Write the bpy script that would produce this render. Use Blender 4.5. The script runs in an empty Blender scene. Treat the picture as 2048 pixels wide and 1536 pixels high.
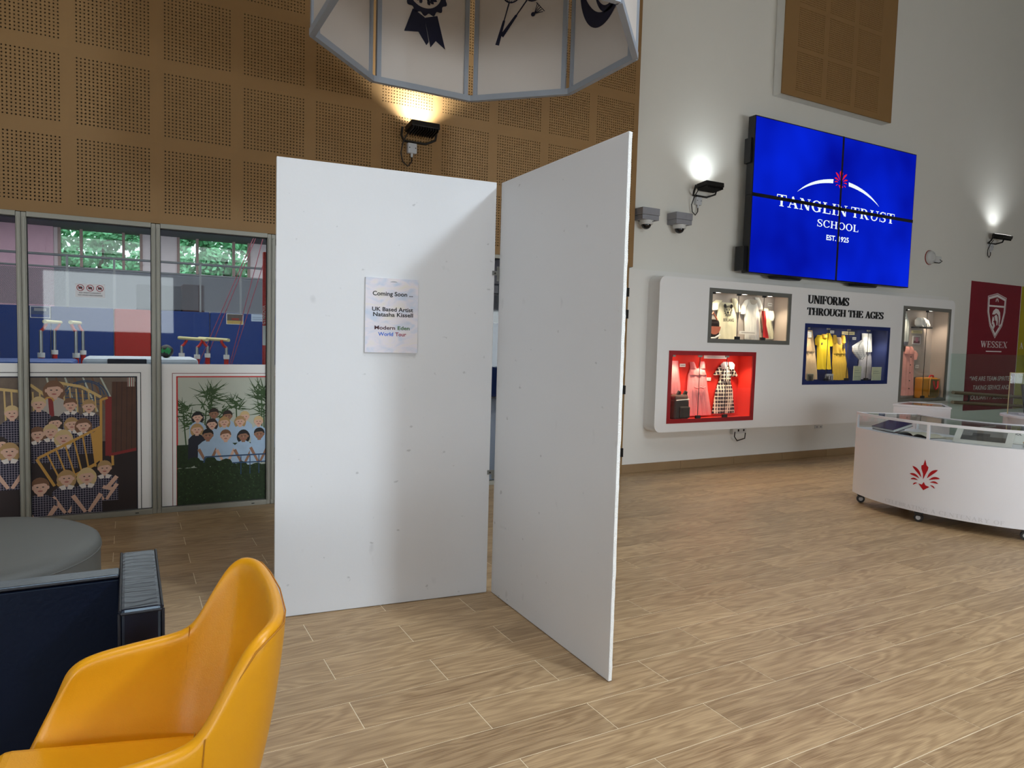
import bpy, bmesh, math, random
from mathutils import Vector, Matrix
from math import sin, cos, pi, radians, sqrt, atan2
random.seed(7)
SC = bpy.context.scene
COL = SC.collection

# ------------------------------------------------------------------ camera
F_PX = 1402.5
cam_loc = Vector((0.0, -6.478, 1.538))
yaw, pitch, roll = 0.50129, -0.06512, 0.02758
fw = Vector((sin(yaw)*cos(pitch), cos(yaw)*cos(pitch), sin(pitch)))
r0 = Vector((cos(yaw), -sin(yaw), 0)); u0 = r0.cross(fw)
rt = r0*cos(roll) + u0*sin(roll); up = -r0*sin(roll) + u0*cos(roll)
cd = bpy.data.cameras.new('camera'); cam = bpy.data.objects.new('camera', cd); COL.objects.link(cam)
cd.sensor_fit = 'HORIZONTAL'; cd.sensor_width = 36.0; cd.lens = F_PX/2048*36.0; cd.clip_start = 0.05; cd.clip_end = 200
M = Matrix((rt, up, -fw)).transposed().to_4x4(); M.translation = cam_loc
cam.matrix_world = M
SC.camera = cam

# ------------------------------------------------------------------ view, world
SC.view_settings.view_transform = 'Standard'; SC.view_settings.look = 'None'
SC.view_settings.gamma = 1.0; SC.view_settings.use_curve_mapping = False
SC.view_settings.exposure = 0.04
SC.cycles.use_denoising = True
SC.cycles.max_bounces = 6; SC.cycles.diffuse_bounces = 3; SC.cycles.glossy_bounces = 3; SC.cycles.transparent_max_bounces = 14
SC.cycles.use_adaptive_sampling = True; SC.cycles.adaptive_threshold = 0.075; SC.cycles.adaptive_min_samples = 12
SC.cycles.caustics_reflective = False; SC.cycles.caustics_refractive = False
SC.cycles.sample_clamp_indirect = 4.0
W = bpy.data.worlds.new('sky'); SC.world = W; W.use_nodes = True
bg = W.node_tree.nodes['Background']; bg.inputs[0].default_value = (0.86, 0.95, 1.0, 1); bg.inputs[1].default_value = 2.0

# ------------------------------------------------------------------ large lights (daylight at the clerestory and rear window, added fill elsewhere)
def area(name, loc, target, sx, sy, power, color=(1, 1, 1), spread=180):
    l = bpy.data.lights.new(name, 'AREA'); l.shape = 'RECTANGLE'; l.size = sx; l.size_y = sy
    l.energy = power; l.color = color; l.spread = radians(spread)
    o = bpy.data.objects.new(name, l); COL.objects.link(o); o.location = loc
    d = Vector(target) - Vector(loc); o.rotation_euler = d.to_track_quat('-Z', 'Y').to_euler()
    return o
area('clerestory_daylight', (5.0, -10.4, 5.6), (1.8, -3.4, 0.7), 0.85, 0.65, 58, (0.78, 0.90, 1.0), 72)
area('rear_window_daylight', (-0.32, -10.55, 2.05), (-0.32, 0, 2.05), 2.37, 1.2, 30, (0.88, 0.96, 1.0))
area('left_fill', (-6.95, -6.3, 1.15), (3.0, -6.3, 1.15), 6.0, 1.6, 8, (0.9, 0.96, 1.0))  # added fill in an unseen side opening, for faces turned left
area('front_fill', (7.4, -10.55, 1.5), (7.4, 0, 1.2), 7.0, 1.5, 94, (0.9, 0.96, 1.0), 130)  # fill added in unseen low openings, lifts the far wall and cabinet
area('front_left_fill', (-4.4, -10.55, 1.2), (-2.0, 0, 1.0), 4.2, 1.7, 85, (0.9, 0.96, 1.0), 150)  # added to brighten the counter face, from an opening out of view
area('hall_overhead_fill', (2.8, -5.7, 7.35), (2.8, -5.5, 0), 9.0, 3.0, 132, (0.95, 0.98, 1.0), 95)  # overhead fill added for the foreground floor and chair, no fixture modelled
area('gym_fill', (1.5, 5.5, 3.72), (1.5, 5.5, 0), 7.0, 5.0, 210, (0.95, 0.98, 1.0))  # added under the gym ceiling to light the back-lit pads
area('gallery_fill', (1.5, 11.2, 3.75), (1.5, 12.2, 0), 10.0, 1.6, 190, (0.97, 0.98, 1.0))  # added over the gallery to brighten the piers between its windows

# ------------------------------------------------------------------ materials
MATS = {}
def mat(name, color=(0.8, 0.8, 0.8), rough=0.5, metal=0.0, var=0.06, scale=8.0, bump=0.0, bscale=60.0, coat=0.0, spec=0.5, sheen=0.0):
    if name in MATS: return MATS[name]
    m = bpy.data.materials.new(name); m.use_nodes = True; nt = m.node_tree; n = nt.nodes; b = n['Principled BSDF']
    b.inputs['Roughness'].default_value = rough; b.inputs['Metallic'].default_value = metal
    b.inputs['Specular IOR Level'].default_value = spec; b.inputs['Coat Weight'].default_value = coat
    b.inputs['Sheen Weight'].default_value = sheen
    tc = n.new('ShaderNodeTexCoord'); nz = n.new('ShaderNodeTexNoise'); nz.inputs['Scale'].default_value = scale; nz.inputs['Detail'].default_value = 4
    nt.links.new(tc.outputs['Object'], nz.inputs['Vector'])
    mx = n.new('ShaderNodeMix'); mx.data_type = 'RGBA'
    c0 = tuple(max(0, c*(1-var)) for c in color); c1 = tuple(min(1, c*(1+var)) for c in color)
    mx.inputs[6].default_value = (*c0, 1); mx.inputs[7].default_value = (*c1, 1)
    nt.links.new(nz.outputs['Fac'], mx.inputs[0]); nt.links.new(mx.outputs[2], b.inputs['Base Color'])
    if bump > 0:
        nb = n.new('ShaderNodeTexNoise'); nb.inputs['Scale'].default_value = bscale; nb.inputs['Detail'].default_value = 3
        nt.links.new(tc.outputs['Object'], nb.inputs['Vector'])
        bp = n.new('ShaderNodeBump'); bp.inputs['Strength'].default_value = bump; bp.inputs['Distance'].default_value = 0.01
        nt.links.new(nb.outputs['Fac'], bp.inputs['Height']); nt.links.new(bp.outputs['Normal'], b.inputs['Normal'])
    MATS[name] = m; return m
def srgb(r, g, b):
    f = lambda c: (c/255/12.92) if c/255 <= 0.04045 else ((c/255+0.055)/1.055)**2.4
    return (f(r), f(g), f(b))
def emat(name, color, strength):
    if name in MATS: return MATS[name]
    m = bpy.data.materials.new(name); m.use_nodes = True; nt = m.node_tree; nt.nodes.remove(nt.nodes['Principled BSDF'])
    e = nt.nodes.new('ShaderNodeEmission'); e.inputs[0].default_value = (*color, 1); e.inputs[1].default_value = strength
    nt.links.new(e.outputs[0], nt.nodes['Material Output'].inputs[0]); MATS[name] = m; return m
def glass(name, tint=(1, 1, 1), base=0.045, opac=0.0, film=(0.5, 0.5, 0.5)):
    if name in MATS: return MATS[name]
    m = bpy.data.materials.new(name); m.use_nodes = True; nt = m.node_tree; n = nt.nodes; n.remove(n['Principled BSDF'])
    tr = n.new('ShaderNodeBsdfTransparent'); tr.inputs[0].default_value = (*tint, 1)
    gl = n.new('ShaderNodeBsdfGlossy'); gl.inputs['Roughness'].default_value = 0.02
    lw = n.new('ShaderNodeLayerWeight'); lw.inputs[0].default_value = 0.5
    pw = n.new('ShaderNodeMath'); pw.operation = 'POWER'; pw.inputs[1].default_value = 5.0
    ml = n.new('ShaderNodeMath'); ml.operation = 'MULTIPLY_ADD'; ml.inputs[1].default_value = 0.9; ml.inputs[2].default_value = base
    nt.links.new(lw.outputs['Facing'], pw.inputs[0]); nt.links.new(pw.outputs[0], ml.inputs[0])
    mx = n.new('ShaderNodeMixShader'); nt.links.new(ml.outputs[0], mx.inputs[0]); nt.links.new(tr.outputs[0], mx.inputs[1]); nt.links.new(gl.outputs[0], mx.inputs[2])
    out = mx
    if opac > 0:
        df = n.new('ShaderNodeBsdfDiffuse'); df.inputs[0].default_value = (*film, 1)
        m2 = n.new('ShaderNodeMixShader'); m2.inputs[0].default_value = opac
        nt.links.new(mx.outputs[0], m2.inputs[1]); nt.links.new(df.outputs[0], m2.inputs[2]); out = m2
    nt.links.new(out.outputs[0], n['Material Output'].inputs[0]); MATS[name] = m; return m

def wood_floor(name, use_attr):
    m = bpy.data.materials.new(name); m.use_nodes = True; nt = m.node_tree; n = nt.nodes; L = nt.links.new; b = n['Principled BSDF']
    geo = n.new('ShaderNodeNewGeometry')
    if use_attr:
        at = n.new('ShaderNodeAttribute'); at.attribute_name = 'rnd'; R = at.outputs['Fac']
    else:
        oi = n.new('ShaderNodeObjectInfo'); R = oi.outputs['Random']
    mu = n.new('ShaderNodeMath'); mu.operation = 'MULTIPLY'; mu.inputs[1].default_value = 57.0; L(R, mu.inputs[0])
    cb = n.new('ShaderNodeCombineXYZ'); L(mu.outputs[0], cb.inputs[2])
    mu2 = n.new('ShaderNodeMath'); mu2.operation = 'MULTIPLY'; mu2.inputs[1].default_value = 23.0; L(R, mu2.inputs[0]); L(mu2.outputs[0], cb.inputs[1])
    mp = n.new('ShaderNodeMapping'); mp.inputs['Scale'].default_value = (1.0, 6.5, 1.0); L(geo.outputs['Position'], mp.inputs[0])
    ad = n.new('ShaderNodeVectorMath'); ad.operation = 'ADD'; L(mp.outputs[0], ad.inputs[0]); L(cb.outputs[0], ad.inputs[1])
    # cathedral figure: distorted bands
    n1 = n.new('ShaderNodeTexNoise'); n1.inputs['Scale'].default_value = 1.1; n1.inputs['Detail'].default_value = 2; L(ad.outputs[0], n1.inputs['Vector'])
    s1 = n.new('ShaderNodeMath'); s1.operation = 'MULTIPLY'; s1.inputs[1].default_value = 74.0; L(n1.outputs['Fac'], s1.inputs[0])
    s2 = n.new('ShaderNodeMath'); s2.operation = 'SINE'; L(s1.outputs[0], s2.inputs[0])
    s3 = n.new('ShaderNodeMath'); s3.operation = 'MULTIPLY_ADD'; s3.inputs[1].default_value = 0.5; s3.inputs[2].default_value = 0.5; L(s2.outputs[0], s3.inputs[0])
    mp2 = n.new('ShaderNodeMapping'); mp2.inputs['Scale'].default_value = (3.4, 120.0, 1.0); L(geo.outputs['Position'], mp2.inputs[0])
    ad2 = n.new('ShaderNodeVectorMath'); ad2.operation = 'ADD'; L(mp2.outputs[0], ad2.inputs[0]); L(cb.outputs[0], ad2.inputs[1])
    n2 = n.new('ShaderNodeTexNoise'); n2.inputs['Scale'].default_value = 2.0; n2.inputs['Detail'].default_value = 5; L(ad2.outputs[0], n2.inputs['Vector'])
    n3 = n.new('ShaderNodeTexNoise'); n3.inputs['Scale'].default_value = 0.9; n3.inputs['Detail'].default_value = 3; L(ad.outputs[0], n3.inputs['Vector'])
    cr = n.new('ShaderNodeValToRGB'); e = cr.color_ramp.elements
    e[0].position = 0.28; e[0].color = (*srgb(126, 98, 68), 1); e[1].position = 0.72; e[1].color = (*srgb(194, 165, 126), 1)
    w1 = n.new('ShaderNodeMath'); w1.operation = 'MULTIPLY'; w1.inputs[1].default_value = 0.13; L(s3.outputs[0], w1.inputs[0])
    w2 = n.new('ShaderNodeMath'); w2.operation = 'MULTIPLY_ADD'; w2.inputs[1].default_value = 0.55; L(n2.outputs['Fac'], w2.inputs[0]); L(w1.outputs[0], w2.inputs[2])
    w3 = n.new('ShaderNodeMath'); w3.operation = 'MULTIPLY_ADD'; w3.inputs[1].default_value = 0.30; L(n3.outputs['Fac'], w3.inputs[0]); L(w2.outputs[0], w3.inputs[2])
    L(w3.outputs[0], cr.inputs[0])
    hv = n.new('ShaderNodeHueSaturation'); mr = n.new('ShaderNodeMapRange'); mr.inputs[3].default_value = 0.91; mr.inputs[4].default_value = 1.08
    L(R, mr.inputs[0]); L(mr.outputs[0], hv.inputs['Value']); L(cr.outputs[0], hv.inputs['Color']); L(hv.outputs[0], b.inputs['Base Color'])
    b.inputs['Roughness'].default_value = 0.42; b.inputs['Specular IOR Level'].default_value = 0.45
    bp = n.new('ShaderNodeBump'); bp.inputs['Strength'].default_value = 0.08; bp.inputs['Distance'].default_value = 0.004
    L(n2.outputs['Fac'], bp.inputs['Height']); L(bp.outputs[0], b.inputs['Normal'])
    MATS[name] = m; return m

def plaid(name, base, line, dark, sx, sz, width=0.22):
    m = bpy.data.materials.new(name); m.use_nodes = True; nt = m.node_tree; n = nt.nodes; L = nt.links.new; b = n['Principled BSDF']
    b.inputs['Roughness'].default_value = 0.8
    tc = n.new('ShaderNodeTexCoord'); sp = n.new('ShaderNodeSeparateXYZ'); L(tc.outputs['Object'], sp.inputs[0])
    def band(o, s, thr, ph=0.0):
        a = n.new('ShaderNodeMath'); a.operation = 'MULTIPLY_ADD'; a.inputs[1].default_value = s; a.inputs[2].default_value = ph; L(o, a.inputs[0])
        f = n.new('ShaderNodeMath'); f.operation = 'FRACT'; L(a.outputs[0], f.inputs[0])
        c = n.new('ShaderNodeMath'); c.operation = 'LESS_THAN'; c.inputs[1].default_value = thr; L(f.outputs[0], c.inputs[0]); return c.outputs[0]
    def mix(f, a, c):
        k = n.new('ShaderNodeMix'); k.data_type = 'RGBA'; L(f, k.inputs[0])
        if isinstance(a, tuple): k.inputs[6].default_value = (*a, 1)
        else: L(a, k.inputs[6])
        k.inputs[7].default_value = (*c, 1); return k.outputs[2]
    c = mix(band(sp.outputs[0], sx, 0.5), base, dark)
    h = n.new('ShaderNodeMath'); h.operation = 'MULTIPLY'; h.inputs[1].default_value = 0.6; L(band(sp.outputs[2], sz, 0.5), h.inputs[0])
    c = mix(h.outputs[0], c, dark)
    c = mix(band(sp.outputs[0], sx, width, 0.36), c, line); c = mix(band(sp.outputs[2], sz, width, 0.36), c, line)
    L(c, b.inputs['Base Color']); MATS[name] = m; return m

# ------------------------------------------------------------------ mesh helpers
class MB:
    def __init__(s): s.v = []; s.f = []; s.m = []; s.cur = 0; s.sm = []
    def mi(s, i): s.cur = i; return s
    def add(s, vs, fs, smooth=False):
        o = len(s.v); s.v += [tuple(v) for v in vs]
        for f in fs: s.f.append([i+o for i in f]); s.m.append(s.cur); s.sm.append(smooth)
        return s
    def box(s, x0, x1, y0, y1, z0, z1):
        return s.add([(x0,y0,z0),(x1,y0,z0),(x1,y1,z0),(x0,y1,z0),(x0,y0,z1),(x1,y0,z1),(x1,y1,z1),(x0,y1,z1)],
                     [(3,2,1,0),(4,5,6,7),(0,1,5,4),(1,2,6,5),(2,3,7,6),(3,0,4,7)])
    def poly(s, pts, y, flip=False):            # flat polygon in XZ at y, normal -y when pts run counter-clockwise
        A = sum(pts[i][0]*pts[(i+1) % len(pts)][1]-pts[(i+1) % len(pts)][0]*pts[i][1] for i in range(len(pts)))
        if (A < 0) != flip: pts = pts[::-1]
        return s.add([(p[0], y, p[1]) for p in pts], [list(range(len(pts)))])
    def prism(s, pts, y0, y1):                  # XZ outline extruded along y
        A = sum(pts[i][0]*pts[(i+1) % len(pts)][1]-pts[(i+1) % len(pts)][0]*pts[i][1] for i in range(len(pts)))
        if A < 0: pts = pts[::-1]
        n = len(pts); vs = [(p[0], y0, p[1]) for p in pts] + [(p[0], y1, p[1]) for p in pts]
        return s.add(vs, [list(range(n)), list(range(2*n-1, n-1, -1))] + [(i, i+n, (i+1) % n+n, (i+1) % n) for i in range(n)])
    def prismz(s, pts, z0, z1):
        A = sum(pts[i][0]*pts[(i+1) % len(pts)][1]-pts[(i+1) % len(pts)][0]*pts[i][1] for i in range(len(pts)))
        if A < 0: pts = pts[::-1]
        n = len(pts); vs = [(p[0], p[1], z0) for p in pts] + [(p[0], p[1], z1) for p in pts]
        return s.add(vs, [list(range(n-1, -1, -1)), list(range(n, 2*n))] + [(i, (i+1) % n, (i+1) % n+n, i+n) for i in range(n)])
    def tube(s, pts, r, n=8, caps=True):
        pts = [Vector(p) for p in pts]; rings = []
        ref = None
        for i, p in enumerate(pts):
            d = (pts[min(i+1, len(pts)-1)] - pts[max(i-1, 0)]).normalized()
            if ref is None: ref = d.orthogonal().normalized()
            a = (ref - d*ref.dot(d)); a = a.normalized() if a.length > 1e-6 else d.orthogonal().normalized(); ref = a; b = d.cross(a)
            rr = r[i] if isinstance(r, (list, tuple)) else r
            rings.append([p + (a*cos(2*pi*k/n) + b*sin(2*pi*k/n))*rr for k in range(n)])
        vs = [v for g in rings for v in g]; fs = []
        for i in range(len(rings)-1):
            for k in range(n): fs.append((i*n+k, i*n+(k+1) % n, (i+1)*n+(k+1) % n, (i+1)*n+k))
        s.add(vs, fs, True)
        if caps: s.add(rings[0], [list(range(n-1, -1, -1))]); s.add(rings[-1], [list(range(n))])
        return s
    def lathe(s, prof, n=32, c=(0, 0), smooth=True):      # prof [(r, z)] bottom to top about the z axis at c
        vs = []; fs = []
        for r, z in prof:
            for k in range(n): vs.append((c[0]+r*cos(2*pi*k/n), c[1]+r*sin(2*pi*k/n), z))
        for i in range(len(prof)-1):
            for k in range(n): fs.append((i*n+k, i*n+(k+1) % n, (i+1)*n+(k+1) % n, (i+1)*n+k))
        s.add(vs, fs, smooth)
        s.add(vs[:n], [list(range(n-1, -1, -1))]); s.add(vs[-n:], [list(range(n))])
        return s
    def mesh(s, name, mats):
        me = bpy.data.meshes.new(name); me.from_pydata(s.v, [], s.f); me.update()
        for m in (mats if isinstance(mats, (list, tuple)) else [mats]): me.materials.append(m)
        me.polygons.foreach_set('material_index', s.m); me.polygons.foreach_set('use_smooth', s.sm); me.update()
        return me
    def build(s, name, mats, parent=None, loc=None, rot=None):
        return link(name, s.mesh(name, mats), parent, loc, rot)
def link(name, me, parent=None, loc=None, rot=None):
    o = bpy.data.objects.new(name, me); COL.objects.link(o)
    if parent: o.parent = parent
    if loc: o.location = loc
    if rot: o.rotation_euler = rot
    return o
def tag(o, label, cat, group=None):
    o['label'] = label; o['category'] = cat
    if group: o['group'] = group
    return o
def struct(o): o['kind'] = 'structure'; return o
def stuff(o): o['kind'] = 'stuff'; return o
def thing(name, label, cat, loc=(0, 0, 0), rz=0.0, group=None):
    e = bpy.data.objects.new(name, None); COL.objects.link(e); e.empty_display_size = 0.1; e.location = loc; e.rotation_euler = (0, 0, rz)
    return tag(e, label, cat, group)
def sroot(name, loc=(0, 0, 0)):
    e = bpy.data.objects.new(name, None); COL.objects.link(e); e.empty_display_size = 0.1; e.location = loc
    return struct(e)
def bevel(o, w, seg=2):
    b = o.modifiers.new('bevel', 'BEVEL'); b.width = w; b.segments = seg; b.limit_method = 'ANGLE'; b.angle_limit = radians(40); return o
def subsurf(o, l=1):
    m = o.modifiers.new('sub', 'SUBSURF'); m.levels = l; m.render_levels = l; return o
def smooth(o):
    for p in o.data.polygons: p.use_smooth = True
    return o
def ell(cx, cz, rx, rz, n=16, a0=0, a1=2*pi):
    full = abs(a1-a0) > 6.28
    k = n if full else n+1
    return [(cx+rx*cos(a0+(a1-a0)*i/n), cz+rz*sin(a0+(a1-a0)*i/n)) for i in range(k)]
def seg(x0, z0, x1, z1, w, w1=None):
    dx, dz = x1-x0, z1-z0; l = sqrt(dx*dx+dz*dz) or 1; nx, nz = -dz/l, dx/l; a = w/2; b = (w if w1 is None else w1)/2
    return [(x0-nx*a, z0-nz*a), (x1-nx*b, z1-nz*b), (x1+nx*b, z1+nz*b), (x0+nx*a, z0+nz*a)]

# ------------------------------------------------------------------ lettering
TK, TN, SF = 0.19, 0.075, 0.06
def band(cx, cz, rx, rz, a0, a1, n=14, tk=TK, tn=TN):
    A, B = radians(a0), radians(a1); out = []
    for i in range(n):
        t0 = A+(B-A)*i/n; t1 = A+(B-A)*(i+1)/n
        q = lambda t, f: (cx+(rx-f*tk)*cos(t), cz+(rz-f*tn)*sin(t))
        out.append([q(t0, 0), q(t1, 0), q(t1, 1), q(t0, 1)])
    return out
def R(x0, z0, x1, z1): return [(x0, z0), (x1, z0), (x1, z1), (x0, z1)]
def stem(x, w=TK, top=True, bot=True, z0=0.0, z1=1.0):
    o = [R(x-w/2, z0, x+w/2, z1)]
    if top: o.append(R(x-w/2-0.09, 1-SF, x+w/2+0.09, 1))
    if bot: o.append(R(x-w/2-0.09, 0, x+w/2+0.09, SF))
    return o
def glyph(c):
    if c == 'T': return 0.86, [R(0, 0.93, 0.86, 1), R(0, 0.72, 0.06, 1), R(0.8, 0.72, 0.86, 1)] + stem(0.43, top=False)
    if c == 'A': return 0.98, [seg(0.14, 0.02, 0.47, 1, TN), seg(0.44, 0.98, 0.8, 0.02, TK), R(0.25, 0.3, 0.68, 0.37), R(0.0, 0, 0.3, SF), R(0.6, 0, 0.98, SF)]
    if c == 'N': return 1.0, [R(0.12, 0, 0.12+TN, 1), R(0.8, 0, 0.8+TN, 1), seg(0.2, 0.95, 0.8, 0.06, TK+0.02), R(0, 1-SF, 0.28, 1), R(0, 0, 0.3, SF), R(0.7, 1-SF, 1.0, 1)]
    if c in 'CG':
        g = band(0.47, 0.5, 0.47, 0.52, 42, 318, 22)
        g += [R(0.76, 0.66, 0.83, 1.0)]
        if c == 'G': g += [R(0.66, 0.05, 0.66+TK, 0.42), R(0.56, 0.38, 0.95, 0.44)]; return 0.95, g
        g += [seg(0.78, 0.1, 0.86, 0.26, 0.07)]
        return 0.88, g
    if c == 'O': return 0.96, band(0.48, 0.5, 0.48, 0.52, 0, 360, 26)
    if c == 'L': return 0.8, stem(0.2) + [R(0.2, 0, 0.76, 0.07), R(0.7, 0, 0.76, 0.3)]
    if c == 'I': return 0.4, stem(0.2)
    if c in 'RPB':
        g = stem(0.2) + band(0.42, 0.74, 0.34, 0.26, -90, 90, 12) + [R(0.2, 1-TN, 0.44, 1), R(0.2, 0.48, 0.44, 0.48+TN)]
        if c == 'R': g += [seg(0.46, 0.5, 0.8, 0.0, TK), R(0.68, 0, 0.98, SF)]; return 0.95, g
        if c == 'B': g += band(0.44, 0.27, 0.38, 0.27, -90, 90, 12) + [R(0.2, 0, 0.46, TN)]
        return 0.82, g
    if c == 'U': return 0.98, [R(0.12, 0.32, 0.12+TK, 1), R(0.78, 0.32, 0.78+TN, 1), R(0.02, 1-SF, 0.41, 1), R(0.66, 1-SF, 0.98, 1)] + band(0.487, 0.34, 0.367, 0.36, 180, 360, 14, 0.13, 0.09)
    if c == 'S': return 0.72, band(0.36, 0.745, 0.33, 0.27, 40, 262, 16, 0.16, 0.08) + band(0.36, 0.255, 0.34, 0.27, -140, 82, 16, 0.16, 0.08) + [R(0.6, 0.68, 0.66, 1), R(0.02, 0, 0.08, 0.32), seg(0.22, 0.6, 0.5, 0.42, 0.17)]
    if c == 'H': return 1.0, stem(0.2) + stem(0.8) + [R(0.2, 0.47, 0.8, 0.54)]
    if c in 'FE':
        g = stem(0.2) + [R(0.2, 0.93, 0.76, 1), R(0.7, 0.72, 0.76, 1), R(0.2, 0.48, 0.58, 0.55), R(0.52, 0.38, 0.58, 0.65)]
        if c == 'E': g += [R(0.2, 0, 0.8, 0.07), R(0.74, 0, 0.8, 0.28)]
        return 0.82, g
    if c == 'M': return 1.2, [R(0.12, 0, 0.12+TN, 1), seg(0.17, 1, 0.56, 0.05, TK), seg(0.96, 1, 0.58, 0.05, TN), R(0.9, 0, 0.9+TK, 1), R(0, 0, 0.3, SF), R(0.8, 0, 1.2, SF), R(0, 1-SF, 0.28, 1), R(0.9, 1-SF, 1.2, 1)]
    if c == 'W': return 1.3, [seg(0.16, 1, 0.42, 0.02, TK), seg(0.42, 0.02, 0.66, 1, TN), seg(0.62, 1, 0.9, 0.02, TK), seg(0.9, 0.02, 1.14, 1, TN), R(0, 1-SF, 0.36, 1), R(0.5, 1-SF, 0.8, 1), R(1.0, 1-SF, 1.3, 1)]
    if c == 'X': return 0.96, [seg(0.18, 1, 0.78, 0, TK), seg(0.8, 1, 0.16, 0, TN), R(0, 1-SF, 0.38, 1), R(0.64, 1-SF, 0.94, 1), R(0, 0, 0.32, SF), R(0.58, 0, 0.96, SF)]
    if c == 'Y': return 0.94, [seg(0.18, 1, 0.47, 0.45, TK), seg(0.78, 1, 0.47, 0.45, TN), R(0.47-TK/2, 0, 0.47+TK/2, 0.5), R(0, 1-SF, 0.38, 1), R(0.64, 1-SF, 0.94, 1), R(0.28, 0, 0.66, SF)]
    return 0.45, []
def serif_layout(text, x0, x1, z0, h, gap=0.08):
    """[(char, polygons)] fitted between x0 and x1, baseline z0, cap height h"""
    gs = [(c, *glyph(c)) for c in text]; tot = sum(g[1] for g in gs) + gap*(len(gs)-1); sx = (x1-x0)/tot; x = x0; out = []
    for c, w, ps in gs:
        if ps: out.append((c, [[(x+p[0]*sx, z0+p[1]*h) for p in q] for q in ps]))
        x += (w+gap)*sx
    return out
def text_mesh(body, mat_, height, width=None, bold=0.0, shear=0.0, thick=0.0, align='CENTER'):
    """built-in sans lettering as a mesh in the XZ plane facing -y, centred on x, baseline at z = 0"""
    c = bpy.data.curves.new('lettering', 'FONT'); c.body = body; c.size = 1.0; c.align_x = align; c.offset = bold; c.shear = shear; c.extrude = thick; c.resolution_u = 3
    o = bpy.data.objects.new('lettering', c); COL.objects.link(o)
    dg = bpy.context.evaluated_depsgraph_get(); dg.update()
    me = bpy.data.meshes.new_from_object(o.evaluated_get(dg)); bpy.data.objects.remove(o); bpy.data.curves.remove(c)
    xs = [v.co.x for v in me.vertices]; zs = [v.co.y for v in me.vertices]
    cap = 0.73
    sz = height/cap; sx = sz if width is None else width/(max(xs)-min(xs)); cx = (max(xs)+min(xs))/2
    for v in me.vertices: x, y, z = v.co; v.co = ((x-cx)*sx, -z, y*sz)
    me.materials.clear(); me.materials.append(mat_); me.update()
    return me
# ================================================================== THE SETTING
m_white = mat('white_wall_paint', srgb(226, 223, 214), 0.85, var=0.02, scale=3, bump=0.05, bscale=180)
m_lower = mat('white_lining_paint', srgb(228, 225, 219), 0.6, var=0.015, scale=3)
m_grout = mat('grout', srgb(226, 212, 184), 0.9, var=0.05)
m_woodpanel = mat('acoustic_wood', srgb(144, 109, 64), 0.62, var=0.06, scale=2.5)
m_dark = mat('hole_backing', srgb(34, 26, 18), 0.95)
m_alu = mat('window_aluminium', srgb(150, 147, 136), 0.45, metal=0.25, var=0.03)
m_ceil = mat('ceiling_paint', srgb(225, 223, 216), 0.9, var=0.02)
m_board = mat('baseboard_tile', srgb(150, 122, 88), 0.5, var=0.12, scale=4)
mf_part = wood_floor('wood_tile', False); mf_far = wood_floor('wood_tile_far', True)

# ---- floor: wood-look tiles 0.9 x 0.219 in half bond
floor = struct(MB().box(-7.0, 17.0, -10.6, 0.12, -0.12, -0.0012).build('floor', m_grout))
PW, PL, GAP = 0.219, 0.9, 0.0042
def to_px(P):
    d = Vector(P) - cam_loc; z = d.dot(fw)
    if z < 0.2: return None
    return 1024 + F_PX*d.dot(rt)/z, 768 - F_PX*d.dot(up)/z, z
pl = []
for k in range(-20, 30):
    y1 = -4.116 - PW*k; y0 = y1 - PW
    if y0 < -10.6: break
    x = 2.60 - (0.45 if k % 2 else 0.0) - PL*11
    while x < 17.0:
        if x + PL > -7.0 and y0 < 0.0:
            c = ((x+PL/2), (y0+y1)/2, 0); q = to_px(c); vis = False
            if q: vis = -160 < q[0] < 2200 and 850 < q[1] < 1640
            pl.append((0 if vis else 1, (Vector(c)-cam_loc).length, x, y0))
        x += PL
pl.sort()
pm = MB().box(GAP/2, PL-GAP/2, GAP/2, PW-GAP/2, -0.008, 0.0).mesh('floor_tile', mf_part)
for _, _, x, y0 in pl[:300]:
    link('floor_tile', pm, floor, (x, y0, 0))
far = MB(); rn = []
for _, _, x, y0 in pl[300:]:
    far.box(max(x, -7)+GAP/2, min(x+PL, 17)-GAP/2, y0+GAP/2, min(y0+PW, 0.02)-GAP/2, -0.008, 0.0); rn += [random.random()]*8
fo = stuff(far.build('floor_tiles_beyond', mf_far, floor))
at = fo.data.attributes.new('rnd', 'FLOAT', 'POINT'); at.data.foreach_set('value', rn)

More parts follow.
